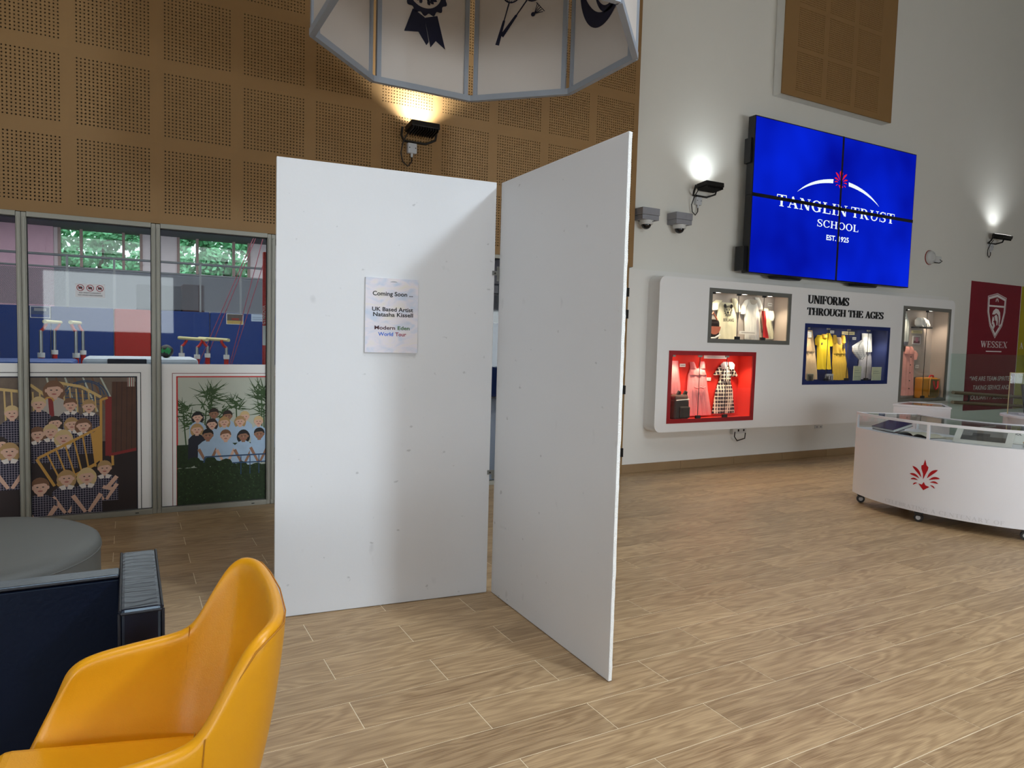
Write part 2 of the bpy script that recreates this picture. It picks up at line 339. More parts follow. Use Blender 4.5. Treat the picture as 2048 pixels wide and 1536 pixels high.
# ---- perforated acoustic wall above the glazing
TX, TZ, HP, HR = 0.6075, 0.6135, 0.0272, 0.0062
def perforated(tx, tz, n, hp, hr, depth=0.014):
    b = MB(); ox = (tx-n*hp)/2; oz = (tz-n*hp)/2
    b.add([(0,0,0),(tx,0,0),(tx,0,oz),(0,0,oz)], [(0,1,2,3)]); b.add([(0,0,tz-oz),(tx,0,tz-oz),(tx,0,tz),(0,0,tz)], [(0,1,2,3)])
    b.add([(0,0,oz),(ox,0,oz),(ox,0,tz-oz),(0,0,tz-oz)], [(0,1,2,3)]); b.add([(tx-ox,0,oz),(tx,0,oz),(tx,0,tz-oz),(tx-ox,0,tz-oz)], [(0,1,2,3)])
    for i in range(n):
        for j in range(n):
            x0 = ox+i*hp; z0 = oz+j*hp; cx = x0+hp/2; cz = z0+hp/2
            sq = [(x0+hp, cz), (x0+hp, z0+hp), (cx, z0+hp), (x0, z0+hp), (x0, cz), (x0, z0), (cx, z0), (x0+hp, z0)]
            ho = [(cx+hr*cos(pi*k/4), cz+hr*sin(pi*k/4)) for k in range(8)]
            vs = [(p[0], 0, p[1]) for p in sq] + [(p[0], 0, p[1]) for p in ho] + [(p[0], depth, p[1]) for p in ho]
            b.add(vs, [(k, (k+1) % 8, 8+(k+1) % 8, 8+k) for k in range(8)] + [(8+k, 8+(k+1) % 8, 16+(k+1) % 8, 16+k) for k in range(8)])
    return b
ptile = perforated(TX, TZ, 19, HP, HR).mesh('perforated_panel', m_woodpanel)
wb = MB(); wb.mi(0).box(-7.0, 5.09, 0.016, 0.12, 2.39, 7.5)
wb.mi(1).box(-7.0, 5.09, 0.0, 0.018, 2.392, 2.425); wb.box(-0.392+9*TX, 5.09, 0.0, 0.018, 2.425, 7.5); wb.box(-7.0, -0.392-10*TX, 0.0, 0.018, 2.425, 7.5); wb.box(-7.0, 5.09, 0.0, 0.018, 2.425+8*TZ, 7.5)
wall_back = struct(wb.build('wall_back', [m_dark, m_woodpanel]))
for i in range(-10, 9):
    for j in range(8):
        link('perforated_panel', ptile, wall_back, (-0.392+i*TX, 0, 2.425+j*TZ))
# ---- white wall on the right, lower lining with ledge, baseboard tiles, jamb
wall_right = struct(MB().box(5.09, 17.0, 0.06, 0.2, 0.0, 7.5).build('wall_right', m_white))
t1 = MB(); t1.box(5.03, 5.50, 0.0, 0.06, 0.0, 2.375); t1.box(5.50, 11.14, 0.0, 0.06, 0.0, 0.57); t1.box(5.50, 11.14, 0.0, 0.06, 2.22, 2.375); t1.box(11.14, 11.37, 0.0, 0.06, 0.0, 2.375)
struct(t1.build('trim_1', m_lower))
jb = struct(MB().box(4.93, 5.03, -0.012, 0.1, 0.0, 2.392).build('trim_2', mat('jamb_wood', srgb(142, 110, 66), 0.6)))
m_hinge = mat('hinge_black', (0.02, 0.018, 0.016), 0.5, metal=0.4)
for z in (0.25, 0.98, 1.85, 2.1):
    h = MB().box(5.0, 5.03, -0.026, -0.012, z-0.05, z+0.05)
    for k in range(5): h.tube([(5.022, -0.028, z-0.05+k*0.02), (5.022, -0.028, z-0.034+k*0.02)], 0.008, 8)
    h.build('hinge', m_hinge, jb)
bb = sroot('baseboard_right')
x = 5.03; k = 0
while x < 17:
    x1 = min(x+0.9, 17.0); yb = 0.0 if x < 11.3 else 0.06
    bevel(MB().box(x+0.0015, min(x1, 11.37 if x < 11.3 else 17)-0.0015, yb-0.012, yb-0.0005, 0.0, 0.1).build('baseboard_tile', m_board, bb), 0.002, 1)
    x = min(x1, 11.37) if x < 11.3 else x1
# ---- the rest of the hall shell
wf = MB(); wf.box(-7, -6.52, -10.8, -10.6, 0, 7.5); wf.box(-2.28, -1.52, -10.8, -10.6, 0, 7.5); wf.box(-6.52, -2.28, -10.8, -10.6, 2.07, 7.5); wf.box(-6.52, -2.28, -10.8, -10.6, 0, 0.33); wf.box(-1.52, 0.88, -10.8, -10.6, 0, 1.44); wf.box(-1.52, 0.88, -10.8, -10.6, 2.66, 7.5)
wf.box(0.88, 3.85, -10.8, -10.6, 0, 7.5); wf.box(3.85, 5.45, -10.8, -10.6, 2.3, 4.9); wf.box(3.85, 5.45, -10.8, -10.6, 0, 0.75); wf.box(3.85, 5.45, -10.8, -10.6, 6.3, 7.5); wf.box(5.45, 17, -10.8, -10.6, 2.3, 7.5); wf.box(10.95, 17, -10.8, -10.6, 0, 2.3); wf.box(5.45, 10.95, -10.8, -10.6, 0, 0.72)
struct(wf.build('wall_front', mat('front_wall_paint', srgb(150, 146, 138), 0.85)))
wl = MB(); wl.box(-7.2, -7.0, -10.8, -9.3, 0, 7.5); wl.box(-7.2, -7.0, -9.3, -3.3, 0, 0.32); wl.box(-7.2, -7.0, -9.3, -3.3, 1.98, 7.5); wl.box(-7.2, -7.0, -3.3, 0.12, 0, 7.5)
struct(wl.build('wall_left', m_white))
struct(MB().box(17.0, 17.2, -10.8, 0.2, 0, 7.5).build('wall_end', m_white))
struct(MB().box(-7.2, 17.2, -10.8, 0.2, 7.5, 7.7).build('ceiling', m_ceil))

# ---- glazed sliding panels under the acoustic wall
m_glass = glass('window_glass', (0.95, 0.975, 0.965), 0.034)
m_gasket = mat('gasket', (0.015, 0.015, 0.017), 0.6)
MX = [-2.511+0.9037*i for i in range(9)]
for i in range(8):
    w = sroot('window_%d' % (i+1)); a, b = MX[i], MX[i+1]
    if i == 7: b = 4.93
    for s0, s1 in ((a, a+0.034), (b-0.034, b)):
        st = MB().box(s0+0.001, s1-0.001, -0.022, 0.045, 0.0, 2.385); st.box(s0+0.008, s1-0.008, -0.028, -0.022, 0.04, 2.35)
        bevel(st.build('frame_stile', m_alu, w), 0.003)
    for z0, z1, yy in ((0.0, 0.042, -0.03), (2.352, 2.39, -0.026)):
        ra = MB().box(a+0.034, b-0.034, yy, 0.045, z0, z1)
        ra = bevel(ra.build('frame_rail', m_alu, w), 0.003)
        if z0 == 0:
            MB().box(b-0.16, b-0.135, yy-0.001, yy+0.002, 0.016, 0.024).build('drain_slot', m_gasket, ra)
    g = MB(); X0, X1 = a+0.034, b-0.034
    for q in ((X0, X0+0.004, 0.042, 2.352), (X1-0.004, X1, 0.042, 2.352), (X0, X1, 0.042, 0.046), (X0, X1, 2.344, 2.352)): g.box(q[0], q[1], 0.008, 0.024, q[2], q[3])
    g.build('gasket', m_gasket, w)
    MB().box(X0+0.004, X1-0.004, 0.015, 0.021, 0.046, 2.344).build('glass_pane', m_glass, w)

# ================================================================== GYMNASIUM BEHIND THE GLASS
m_gfloor = mat('gym_floor', srgb(120, 130, 150), 0.6); m_gceil = mat('gym_ceiling', srgb(84, 84, 88), 0.9)
m_gwall = mat('gym_wall', srgb(214, 205, 208), 0.8); m_pink = mat('gym_pink_wall', srgb(196, 160, 176), 0.85)
m_pad = mat('pad_blue', srgb(8, 54, 128), 0.55, var=0.1, scale=1.5); m_padr = mat('pad_red', srgb(178, 34, 26), 0.55, var=0.1, scale=1.5)
m_steel = mat('rail_steel', srgb(150, 152, 156), 0.45, metal=0.3)
struct(MB().box(-6, 9.5, 0.12, 13.2, -0.1, -0.001).build('floor_gym', m_gfloor))
struct(MB().box(-6, 9.5, 0.12, 13.3, 3.81, 3.95).build('ceiling_gym', m_gceil))
struct(MB().box(-6.2, -6, 0.12, 13.3, 0, 3.95).build('wall_gym_left', m_gwall)); struct(MB().box(9.5, 9.7, 0.2, 13.3, 0, 3.95).build('wall_gym_right', m_gwall))
gw = struct(MB().box(-6, 9.5, 9.56, 9.7, 0, 1.9).build('wall_gym', m_gwall))
x = -6.0; edges = [-5.8, -4.6, -3.4, -2.2, -1.3, -0.25, 0.405, 1.5, 2.7, 3.9, 5.1, 6.3, 7.5, 8.7]
for a, b in zip(edges[:-1], edges[1:]):
    bevel(MB().box(a+0.006, b-0.006, 9.5, 9.56, 0.02, 1.905).build('wall_pad', m_padr if a == -0.25 else m_pad, gw), 0.02)
struct(MB().box(-6, 9.5, 9.7, 13.2, 1.75, 1.88).build('floor_gallery', m_gfloor))
# far gallery wall with windows, pink end wall
fw_ = MB(); fw_.mi(1).box(-6, 9.5, 13.0, 13.2, 1.88, 2.93); fw_.mi(0)
WN = [(-1.42, 0.283), (1.078, 2.764), (3.5, 5.2), (6.0, 7.7)]; xx = -6.0
for a, b in WN: fw_.box(xx, a, 13.0, 13.2, 2.93, 3.81); xx = b
fw_.box(xx, 9.5, 13.0, 13.2, 2.93, 3.81)
struct(fw_.build('wall_gallery', [m_gwall, mat('gallery_grey', srgb(136, 140, 150), 0.8)])); struct(MB().box(-6, -1.5, 12.9, 12.99, 1.88, 3.81).build('wall_gallery_left', m_pink))
m_mull = mat('gallery_mullion', srgb(150, 128, 124), 0.6)
for q, (a, b) in enumerate(WN):
    w = sroot('window_%d' % (q+9)); L_ = b-a
    for f in (0.0, 0.255, 0.765, 0.985):
        MB().box(a+f*L_, a+f*L_+0.06, 12.97, 13.1, 2.93, 3.81).build('mullion', m_mull, w)
    MB().box(a, b, 13.12, 13.126, 2.93, 3.81).build('glass_pane', glass('gallery_glass', (0.95, 1, 0.98), 0.03), w)

# trees outside the gallery windows
m_leaf = mat('tree_leaf', srgb(132, 196, 150), 0.7, var=0.45, scale=1.3); m_bark = mat('tree_bark', srgb(96, 84, 70), 0.9)
def tree(x, y, z, rx, rz, n, label):
    t = thing('tree', label, 'tree', (x, y, -1.0), group='trees outside the gallery windows')
    MB().tube([(0, 0, 0), (0.1, 0, 2), (0.0, 0.1, z), (0.2, 0, z+1+rz*0.3)], [0.2, 0.17, 0.10, 0.02], 8).build('trunk', m_bark, t)
    b = MB(); rr = random.Random(int(x*100)+5)
    cl = [(rr.uniform(-1, 1), rr.uniform(-0.6, 0.6), rr.uniform(-1, 1), rr.uniform(0.25, 0.5)) for _ in range(60)]
    for _ in range(n):
        c = rr.choice(cl); d = Vector((rr.gauss(0, 1), rr.gauss(0, 1), rr.gauss(0, 1))).normalized()*c[3]*rr.uniform(0.5, 1.0)
        p = Vector((c[0]*rx, c[1]*rx, z+1+c[2]*rz)) + d*rx*0.75
        a = Vector((rr.gauss(0, 1), rr.gauss(0, 1), rr.gauss(0, 1))).normalized()*0.10; e = a.orthogonal().normalized()*0.06
        b.add([p-a, p+e, p+a, p-e], [(0, 1, 2, 3)])
    stuff(b.build('foliage', m_leaf, t))
tree(-0.8, 17.5, 3.6, 1.2, 1.5, 7000, 'leafy tree seen through the left gallery window beside the pink wall')
tree(2.6, 17.6, 3.6, 1.2, 1.5, 7600, 'leafy tree filling the gallery window behind the red slanting cables')
tree(6.2, 18.0, 3.6, 1.3, 1.5, 4200, 'leafy tree farthest right beyond the gallery, mostly behind the display boards')
struct(MB().box(-15, 20, 13.3, 40, -1.1, -1.0).build('ground_outside', mat('lawn', srgb(90, 120, 70), 0.9)))

# gallery railing
rl = thing('gallery_railing', 'grey steel railing with perforated sheet panels above the blue gym wall', 'railing', (0, 9.5, 1.9))
MB().tube([(-5.9, 0, 0.985), (9.4, 0, 0.985)], 0.024).build('top_rail', m_steel, rl)
MB().tube([(-5.9, 0, 0.755), (9.4, 0, 0.755)], 0.02).build('mid_rail', m_steel, rl)
m_mesh = bpy.data.materials.new('perforated_sheet'); m_mesh.use_nodes = True
nt = m_mesh.node_tree; n_ = nt.nodes; pb = n_['Principled BSDF']; pb.inputs['Base Color'].default_value = (*srgb(120, 122, 130), 1); pb.inputs['Roughness'].default_value = 0.6
tc_ = n_.new('ShaderNodeTexCoord'); sp_ = n_.new('ShaderNodeSeparateXYZ'); nt.links.new(tc_.outputs['Object'], sp_.inputs[0]); sn = []
for ax in (0, 2):
    ml_ = n_.new('ShaderNodeMath'); ml_.operation = 'MULTIPLY'; ml_.inputs[1].default_value = 2*pi/0.03; nt.links.new(sp_.outputs[ax], ml_.inputs[0])
    si_ = n_.new('ShaderNodeMath'); si_.operation = 'SINE'; nt.links.new(ml_.outputs[0], si_.inputs[0]); sn.append(si_)
pr_ = n_.new('ShaderNodeMath'); pr_.operation = 'MULTIPLY'; nt.links.new(sn[0].outputs[0], pr_.inputs[0]); nt.links.new(sn[1].outputs[0], pr_.inputs[1])
lt_ = n_.new('ShaderNodeMath'); lt_.operation = 'LESS_THAN'; lt_.inputs[1].default_value = 0.16; nt.links.new(pr_.outputs[0], lt_.inputs[0]); nt.links.new(lt_.outputs[0], pb.inputs['Alpha'])
xs = [-1.02-1.55-0.78, -1.02-0.78, -1.02, -0.235, 1.318, 2.1, 3.65, 4.43, 5.98, 6.76, 8.3]
for a in xs: MB().box(a-0.02, a+0.02, -0.02, 0.02, 0.0, 0.98).build('post', m_steel, rl)
for a, b in zip(xs[:-1], xs[1:]): MB().box(a+0.03, b-0.03, -0.004, 0.004, 0.03, 0.72).build('mesh_panel', m_mesh, rl)
# dim furniture masses on the gallery behind the sheet panels
for a, b, z, c, nm, lb in ((0.15, 0.97, 0.55, (94, 96, 116), 'storage_box', 'dark grey box on the gallery behind the railing sheets, left of the brown one'),
                           (1.0, 1.42, 0.6, (132, 92, 92), 'storage_box', 'dull brown box on the gallery behind the railing sheets')):
    bevel(tag(MB().box(a, b, 9.8, 10.5, 1.88, 1.88+z).build(nm, mat('box_%d' % c[0], srgb(*c), 0.8)), lb, 'box'), 0.02)

# ---- gymnastics equipment
m_chr = mat('chrome_post', srgb(170, 172, 172), 0.3, metal=0.7); m_red = mat('apparatus_red', srgb(196, 40, 34), 0.45); m_collar = mat('collar_white', srgb(232, 230, 226), 0.5)
m_barwood = mat('bar_wood', srgb(214, 204, 150), 0.5)
def bars(name, label, posts, rails, ztop, group):
    t = thing(name, label, 'gym bars', (posts[0][0], posts[0][1], 0), group=group); o = Vector((posts[0][0], posts[0][1], 0))
    for (px, py, ox) in posts:
        c = Vector((px, py, 0))-o
        MB().box(c.x-0.09, c.x+0.09, c.y-0.05, c.y+0.05, 0, 0.06).build('foot', m_red, t)
        pst = MB().tube([c+Vector((0, 0, 0.05)), c+Vector((0, 0, 1.12))], 0.034, 10).build('post', m_red, t)
        MB().tube([c+Vector((0, 0, 1.10)), c+Vector((0, 0, 1.165))], 0.044, 10).build('collar', m_collar, pst)
        MB().tube([c+Vector((0, 0, 1.16)), c+Vector((0, 0, ztop-0.12))], 0.022, 10).build('inner_tube', m_chr, pst)
        MB().tube([c+Vector((0, 0, ztop-0.13)), c+Vector((ox*0.5, 0, ztop-0.10)), c+Vector((ox, 0, ztop-0.04)), c+Vector((ox, 0, ztop-0.01))], 0.02, 8).build('bracket_arm', m_red, pst)
    for a, b in rails: MB().tube([Vector(a)-o, Vector(b)-o], 0.026, 10).build('bar', m_barwood, t)
bars('parallel_bars', 'parallel bars seen end-on with yellowish rails and red posts, left of the crash mat',
     [(-1.045, 5.0, 0.06), (-0.99, 6.3, 0.06), (-0.64, 5.0, -0.05), (-0.62, 6.3, -0.05)],
     [((-0.985, 4.8, 1.59), (-0.93, 6.6, 1.59)), ((-0.69, 4.8, 1.59), (-0.67, 6.6, 1.59))], 1.59, 'parallel bars in the gym')
bars('parallel_bars', 'parallel bars with grey rails and red posts, right of the ball bag, below the cables',
     [(0.727, 5.6, 0.07), (0.90, 5.0, 0.07), (1.10, 5.6, -0.07), (1.31, 5.0, -0.07)],
     [((0.70, 5.75, 1.40), (1.03, 4.9, 1.39)), ((0.99, 5.75, 1.40), (1.33, 4.9, 1.39))], 1.40, 'parallel bars in the gym')
mm = tag(bevel(MB().box(-1.5, -0.6, 3.8, 4.7, 0.0, 1.1).build('gym_mat', mat('mat_blue', srgb(40, 78, 150), 0.5)), 0.04), 'stack of blue mats under the end-on parallel bars', 'gym mat')
cm = thing('crash_mat', 'large pale grey crash mat behind the two murals', 'gym mat', (0, 4.0, 0))
bevel(MB().box(-0.52, 0.84, 0.0, 0.8, 0.0, 1.14).build('mat_body', mat('mat_pale', srgb(205, 214, 226), 0.5), cm), 0.05)
bevel(MB().box(-0.24, 0.21, -0.03, 0.02, 0.95, 1.13).build('dark_flap', mat('mat_navy', srgb(20, 26, 48), 0.5), cm), 0.01)
ball = thing('ball', 'green and black patterned ball on the pale crash mat', 'ball', (0.455, 4.25, 1.14))
bmm = bmesh.new(); bmesh.ops.create_icosphere(bmm, subdivisions=3, radius=0.09); me = bpy.data.meshes.new('ball_skin'); bmm.to_mesh(me); bmm.free()
for mname, c in (('ball_green', (30, 150, 80)), ('ball_black', (22, 22, 26))): me.materials.append(mat(mname, srgb(*c), 0.5))
for p in me.polygons:
    p.use_smooth = True; c = p.center; p.material_index = 0 if (sin(c.x*70)+sin(c.z*60+1)+sin(c.y*50)) > 0.55 else 1
link('ball_skin', me, ball, (0, 0, 0.09))
m_cable = mat('cable_red', srgb(150, 66, 84), 0.6)
hb = thing('high_bar_frame', 'tall red high bar upright with white lettering beside the last window', 'gym bars', (1.56, 3.0, 0))
bevel(MB().box(-0.045, 0.045, -0.03, 0.03, 0, 2.55).build('upright', m_red, hb), 0.01)
MB().box(-0.12, 0.12, -0.2, 0.2, 0, 0.03).build('foot_plate', m_red, hb)
tx = text_mesh('GYMNOVA', m_collar, 0.035, bold=0.01); link('lettering', tx, hb, (-0.02, -0.0315, 1.75), (0, radians(-90), 0))
MB().box(-0.05, 0.0, -0.036, -0.031, 1.36, 1.61).build('white_tag', m_collar, hb)
for i, (a, b, lb) in enumerate((((1.87, 3.2), (0.97, 0.95), 'leftmost of the four slanting red cables in front of the gallery window'), ((1.91, 3.2), (1.07, 0.97), 'second from left of the four slanting red cables'),
                                ((2.02, 3.2), (1.47, 0.95), 'third from left of the four slanting red cables'), ((2.17, 3.2), (1.52, 0.98), 'rightmost of the four slanting red cables'))):
    dx = (b[0]-a[0])/(b[1]-a[1])
    c = MB().tube([(a[0]+dx*(3.8-a[1]), 5.8+0.1*i, 3.8), (b[0]-dx*b[1], 5.8+0.1*i, 0.0)], 0.006, 6).build('guy_cable', m_cable); tag(c, lb, 'cable', 'guy cables in the gym')
# pictures on the blue pads
def picture(name, label, cat, x0, x1, y, z0, z1, cols, border=(225, 225, 222)):
    t = thing(name, label, cat, ((x0+x1)/2, y, z0)); w = (x1-x0)/2; h = z1-z0
    MB().box(-w, w, -0.006, 0, 0, h).build('sheet', mat('paper_%d_%d' % border[:2], srgb(*border), 0.6), t)
    b = MB(); ms = []
    for k, (a, c, d, e, col) in enumerate(cols):
        b.mi(k).poly(R(-w+2*w*a, h*c, -w+2*w*d, h*e), -0.0075-k*0.0006); ms.append(mat('print_%d_%d_%d' % col, srgb(*col), 0.6))
    b.build('printed_image', ms, t); return t
picture('wall_picture', 'small framed photo of a hall on the blue pads, left of the red pad', 'picture', -1.62, -1.3, 9.498, 1.676, 1.894, [(0.04, 0.05, 0.96, 0.95, (70, 84, 120)), (0.04, 0.05, 0.96, 0.3, (46, 70, 140)), (0.2, 0.6, 0.8, 0.85, (150, 150, 156))])
picture('wall_picture', 'small photo with a yellow floor on the blue pads, between the slanting cables', 'picture', 1.82, 2.16, 9.498, 1.669, 1.894, [(0.04, 0.05, 0.96, 0.95, (92, 84, 80)), (0.04, 0.05, 0.96, 0.35, (190, 160, 90)), (0.3, 0.4, 0.75, 0.6, (150, 60, 50))])
picture('wall_notice', 'pale paper notice on the blue pads by the red upright', 'notice', 2.32, 2.58, 9.498, 1.748, 1.9, [(0.1, 0.2, 0.9, 0.35, (160, 176, 200)), (0.1, 0.5, 0.9, 0.6, (160, 176, 200))], (190, 205, 225))
# ================================================================== MURALS ON THE GLASS
m_film = mat('mural_film', srgb(240, 237, 234), 0.6, var=0.03, scale=5)
skin1 = mat('print_skin', srgb(214, 172, 150), 0.6); skin2 = mat('print_skin_tan', srgb(150, 108, 84), 0.6)
hairs = [mat('print_hair_%d' % i, srgb(*c), 0.6) for i, c in enumerate([(206, 178, 128), (120, 82, 56), (46, 32, 26), (176, 140, 92), (22, 18, 18)])]
m_eye = mat('print_eye', srgb(50, 36, 32), 0.6); m_lip = mat('print_lip', srgb(170, 96, 88), 0.6)
p_plaid = plaid('print_plaid', srgb(52, 46, 74), srgb(150, 142, 152), srgb(26, 24, 44), 56.0, 56.0, 0.15)
p_shirt = mat('print_blue_shirt', srgb(166, 190, 214), 0.6, var=0.14, scale=14); p_collar = mat('print_collar', srgb(224, 214, 206), 0.6); p_grey = mat('print_grey_blouse', srgb(176, 166, 156), 0.6)
p_navy = mat('print_navy_jacket', srgb(22, 24, 40), 0.6); p_yel = mat('print_yellow_steel', srgb(200, 150, 70), 0.6); p_pyel = mat('print_pale_yellow', srgb(204, 172, 112), 0.6)
p_wood = mat('print_brown_wood', srgb(86, 56, 42), 0.7, var=0.3, scale=9); p_redp = mat('print_red_post', srgb(132, 36, 34), 0.6); p_dk = mat('print_dark_ground', srgb(44, 32, 32), 0.7, var=0.3, scale=6)
p_mid = mat('print_playground', srgb(112, 96, 84), 0.7, var=0.4, scale=14); p_blk = mat('print_black', srgb(14, 13, 20), 0.6); p_red = mat('print_red_line', srgb(196, 30, 30), 0.6)
p_wallg = mat('print_pale_wall', srgb(186, 190, 176), 0.7, var=0.05, scale=3); p_palm = mat('print_palm', srgb(58, 82, 44), 0.7, var=0.5, scale=12); p_hedge = mat('print_hedge', srgb(36, 52, 26), 0.8, var=0.7, scale=38); p_blue = mat('print_blue_steel', srgb(40, 70, 104), 0.6)
p_leg = mat('print_arm', srgb(200, 156, 134), 0.6)
class Print:
    """flat printed picture: coloured shapes in thin layers, each layer a little nearer the viewer; clipped to a rectangle"""
    def __init__(s, x0, x1, z0, z1): s.b = MB(); s.ms = []; s.k = 0; s.box = (x0, x1, z0, z1)
    def add(s, pts, m, clip=True):
        if clip:
            for ax, lim, sg in ((0, s.box[0], 1), (0, s.box[1], -1), (1, s.box[2], 1), (1, s.box[3], -1)):
                out = []
                for i in range(len(pts)):
                    a, c = pts[i-1], pts[i]; ia = (a[ax]-lim)*sg >= 0; ic = (c[ax]-lim)*sg >= 0
                    if ia != ic:
                        t = (lim-a[ax])/(c[ax]-a[ax]); out.append((a[0]+(c[0]-a[0])*t, a[1]+(c[1]-a[1])*t))
                    if ic: out.append(c)
                pts = out
                if len(pts) < 3: return
        if m not in s.ms: s.ms.append(m)
        s.b.mi(s.ms.index(m)).poly(pts, -s.k*0.00001); s.k += 1
    def child(s, x, z, r, hair, shirt, skin, long=False, body=3.6, wide=1.75, collar=True, arms=0):
        if long: s.add(ell(x, z-r*0.25, r*1.2, r*1.35, 16), hair)
        B = z-r*body
        s.add([(x-r*wide, B), (x+r*wide, B), (x+r*wide*0.95, z-r*1.9), (x+r*0.95, z-r*1.25), (x+r*0.35, z-r*0.95), (x-r*0.35, z-r*0.95), (x-r*0.95, z-r*1.25), (x-r*wide*0.95, z-r*1.9)], shirt)
        if arms:
            s.add(seg(x-r*wide*0.9, z-r*2.6, x-r*0.2, B+r*0.2, r*0.55, r*0.4), skin); s.add(seg(x+r*wide*0.9, z-r*2.6, x+r*0.2, B+r*0.2, r*0.55, r*0.4), skin)
        s.add(R(x-r*0.32, z-r*1.25, x+r*0.32, z-r*0.6), skin)
        if collar:
            s.add([(x-r*0.95, z-r*1.2), (x-r*0.2, z-r*0.98), (x-r*0.05, z-r*1.6), (x-r*0.6, z-r*1.7)], p_collar); s.add([(x+r*0.95, z-r*1.2), (x+r*0.2, z-r*0.98), (x+r*0.05, z-r*1.6), (x+r*0.6, z-r*1.7)], p_collar)
        s.add(ell(x, z+r*0.16, r*0.98, r*1.02, 16), hair)
        s.add(ell(x-r*0.82, z-r*0.12, r*0.16, r*0.24, 8), skin); s.add(ell(x+r*0.82, z-r*0.12, r*0.16, r*0.24, 8), skin)
        s.add(ell(x, z-r*0.14, r*0.78, r*0.92, 18), skin)
        s.add([(x-r*0.84, z+r*0.25), (x-r*0.55, z+r*0.72), (x, z+r*0.9), (x+r*0.55, z+r*0.72), (x+r*0.84, z+r*0.25), (x+r*0.4, z+r*0.42), (x-r*0.2, z+r*0.36)], hair)
        for sx in (-1, 1): s.add(ell(x+sx*r*0.3, z-r*0.06, r*0.13, r*0.075, 8), m_eye)
        s.add([(x-r*0.08, z-r*0.34), (x+r*0.1, z-r*0.34), (x+r*0.03, z-r*0.1)], p_leg)
        s.add(ell(x, z-r*0.56, r*0.28, r*0.1, 10), m_lip)
    def build(s, parent, y): return s.b.build('printed_image', s.ms, parent, (0, y, 0))
MY = 0.0125
H1 = [(-0.783, 0.865), (-0.613, 0.93), (-0.512, 1.04), (-0.405, 0.92), (-0.28, 0.906), (-0.506, 0.782), (-0.623, 0.696), (-0.538, 0.714), (-0.397, 0.768), (-0.319, 0.754), (-0.453, 0.662), (-0.803, 0.572), (-0.611, 0.282), (-0.437, 0.339), (-0.3, 0.346), (-0.176, 0.404), (-0.861, 0.627)]
def playground(P):
    a = P.add
    a(R(-1.6, 0.03, 0.054, 1.14), p_mid); a(R(-1.6, 0.03, 0.054, 0.62), p_dk)
    for k in range(7): a(seg(-0.56+0.06*k, 1.14, -0.5+0.07*k, 0.86, 0.012), hairs[1] if k % 2 else p_wallg)
    for k in range(5): a(seg(-1.5+0.12*k, 1.14, -1.46+0.12*k, 0.6, 0.03), p_wood if k % 2 else p_mid)
    for cz, rr in ((0.95, 0.16), (0.97, 0.13)):
        pts = ell(-0.3, cz, rr, rr, 16, 0.2, pi-0.2)
        for p, q in zip(pts[:-1], pts[1:]): a(seg(*p, *q, 0.008), p_blue)
    for k in range(6): a(seg(-0.46+0.05*k, 1.1, -0.44+0.05*k, 0.9, 0.006), p_blue)
    for z in (1.02, 0.98, 0.94): a(seg(-0.47, z, -0.2, z-0.02, 0.006), p_blue)
    for x0, z0, x1, z1 in ((-1.5, 1.14, -0.744, 1.03), (-0.666, 1.08, -0.555, 0.985), (-0.48, 1.093, -0.33, 1.062), (-0.33, 1.062, -0.195, 0.976)): a(seg(x0, z0, x1, z1, 0.022), p_pyel)
    for k in range(26):
        x = -1.46+0.045*k
        if x < -0.56: a(seg(x, 1.1-0.08*max(0, (x+1.5)/0.9), x+0.01, 0.72, 0.011), p_pyel)
    for k in range(6): a(seg(-0.45+0.042*k, 1.07-0.012*k, -0.44+0.042*k, 0.86, 0.01), p_pyel)
    a([(-0.118, 1.10), (0.054, 1.10), (0.054, 0.53), (-0.135, 0.50)], p_wood)
    for k in range(1, 5): a(seg(-0.12+0.036*k, 1.1, -0.135+0.038*k, 0.52, 0.003), p_dk)
    a(R(-0.01, 1.06, 0.04, 1.14), p_wallg)
    for k in range(3): a(seg(-0.005+0.017*k, 1.14, -0.005+0.017*k, 1.06, 0.006), p_redp)
    a(seg(-0.144, 0.98, -0.148, 0.5, 0.045), p_redp); a(seg(-0.145, 0.505, 0.054, 0.545, 0.024), p_redp); a(seg(-0.12, 0.5, -0.118, 0.42, 0.018), p_yel)
    # back rows
    for i in (2,): P.child(*H1[i], 0.062, hairs[1], p_grey, skin1, True, 4.2, 1.5, False)
    a(seg(-0.536, 0.976, -0.526, 0.8, 0.032), p_redp)
    for p, q in zip(ell(-0.545, 0.95, 0.03, 0.03, 8, 0, pi)[:-1], ell(-0.545, 0.95, 0.03, 0.03, 8, 0, pi)[1:]): a(seg(*p, *q, 0.012), p_yel)
    for i, h, lg, r in ((0, 0, 0, .05), (1, 0, 0, .05), (3, 1, 0, .047), (4, 3, 0, .047), (16, 2, 0, .05), (5, 2, 1, .045), (8, 3, 1, .046), (9, 1, 1, .05), (6, 1, 1, .05), (7, 0, 0, .05), (10, 0, 1, .054)):
        P.child(*H1[i], r, hairs[h], p_plaid, skin1, bool(lg), 4.6, 1.7, i not in (0, 1))
    # yellow slide rail
    a([(-0.27, 0.68), (-0.197, 0.735), (-0.205, 0.47), (-0.24, 0.44)], p_yel)
    for x0, z0, x1, z1, w in ((-0.625, 0.505, -0.197, 0.74, 0.02), (-0.632, 0.5, -0.517, 0.28, 0.02), (-0.5, 0.285, -0.235, 0.44, 0.024), (-0.197, 0.96, -0.2, 0.45, 0.018), (-0.197, 0.955, -0.15, 0.972, 0.018)): a(seg(x0, z0, x1, z1, w), p_yel)
    for k in range(1, 7): a(seg(-0.625+0.06*k, 0.508+0.033*k, -0.52+0.047*k, 0.285+0.022*k, 0.012), p_yel)
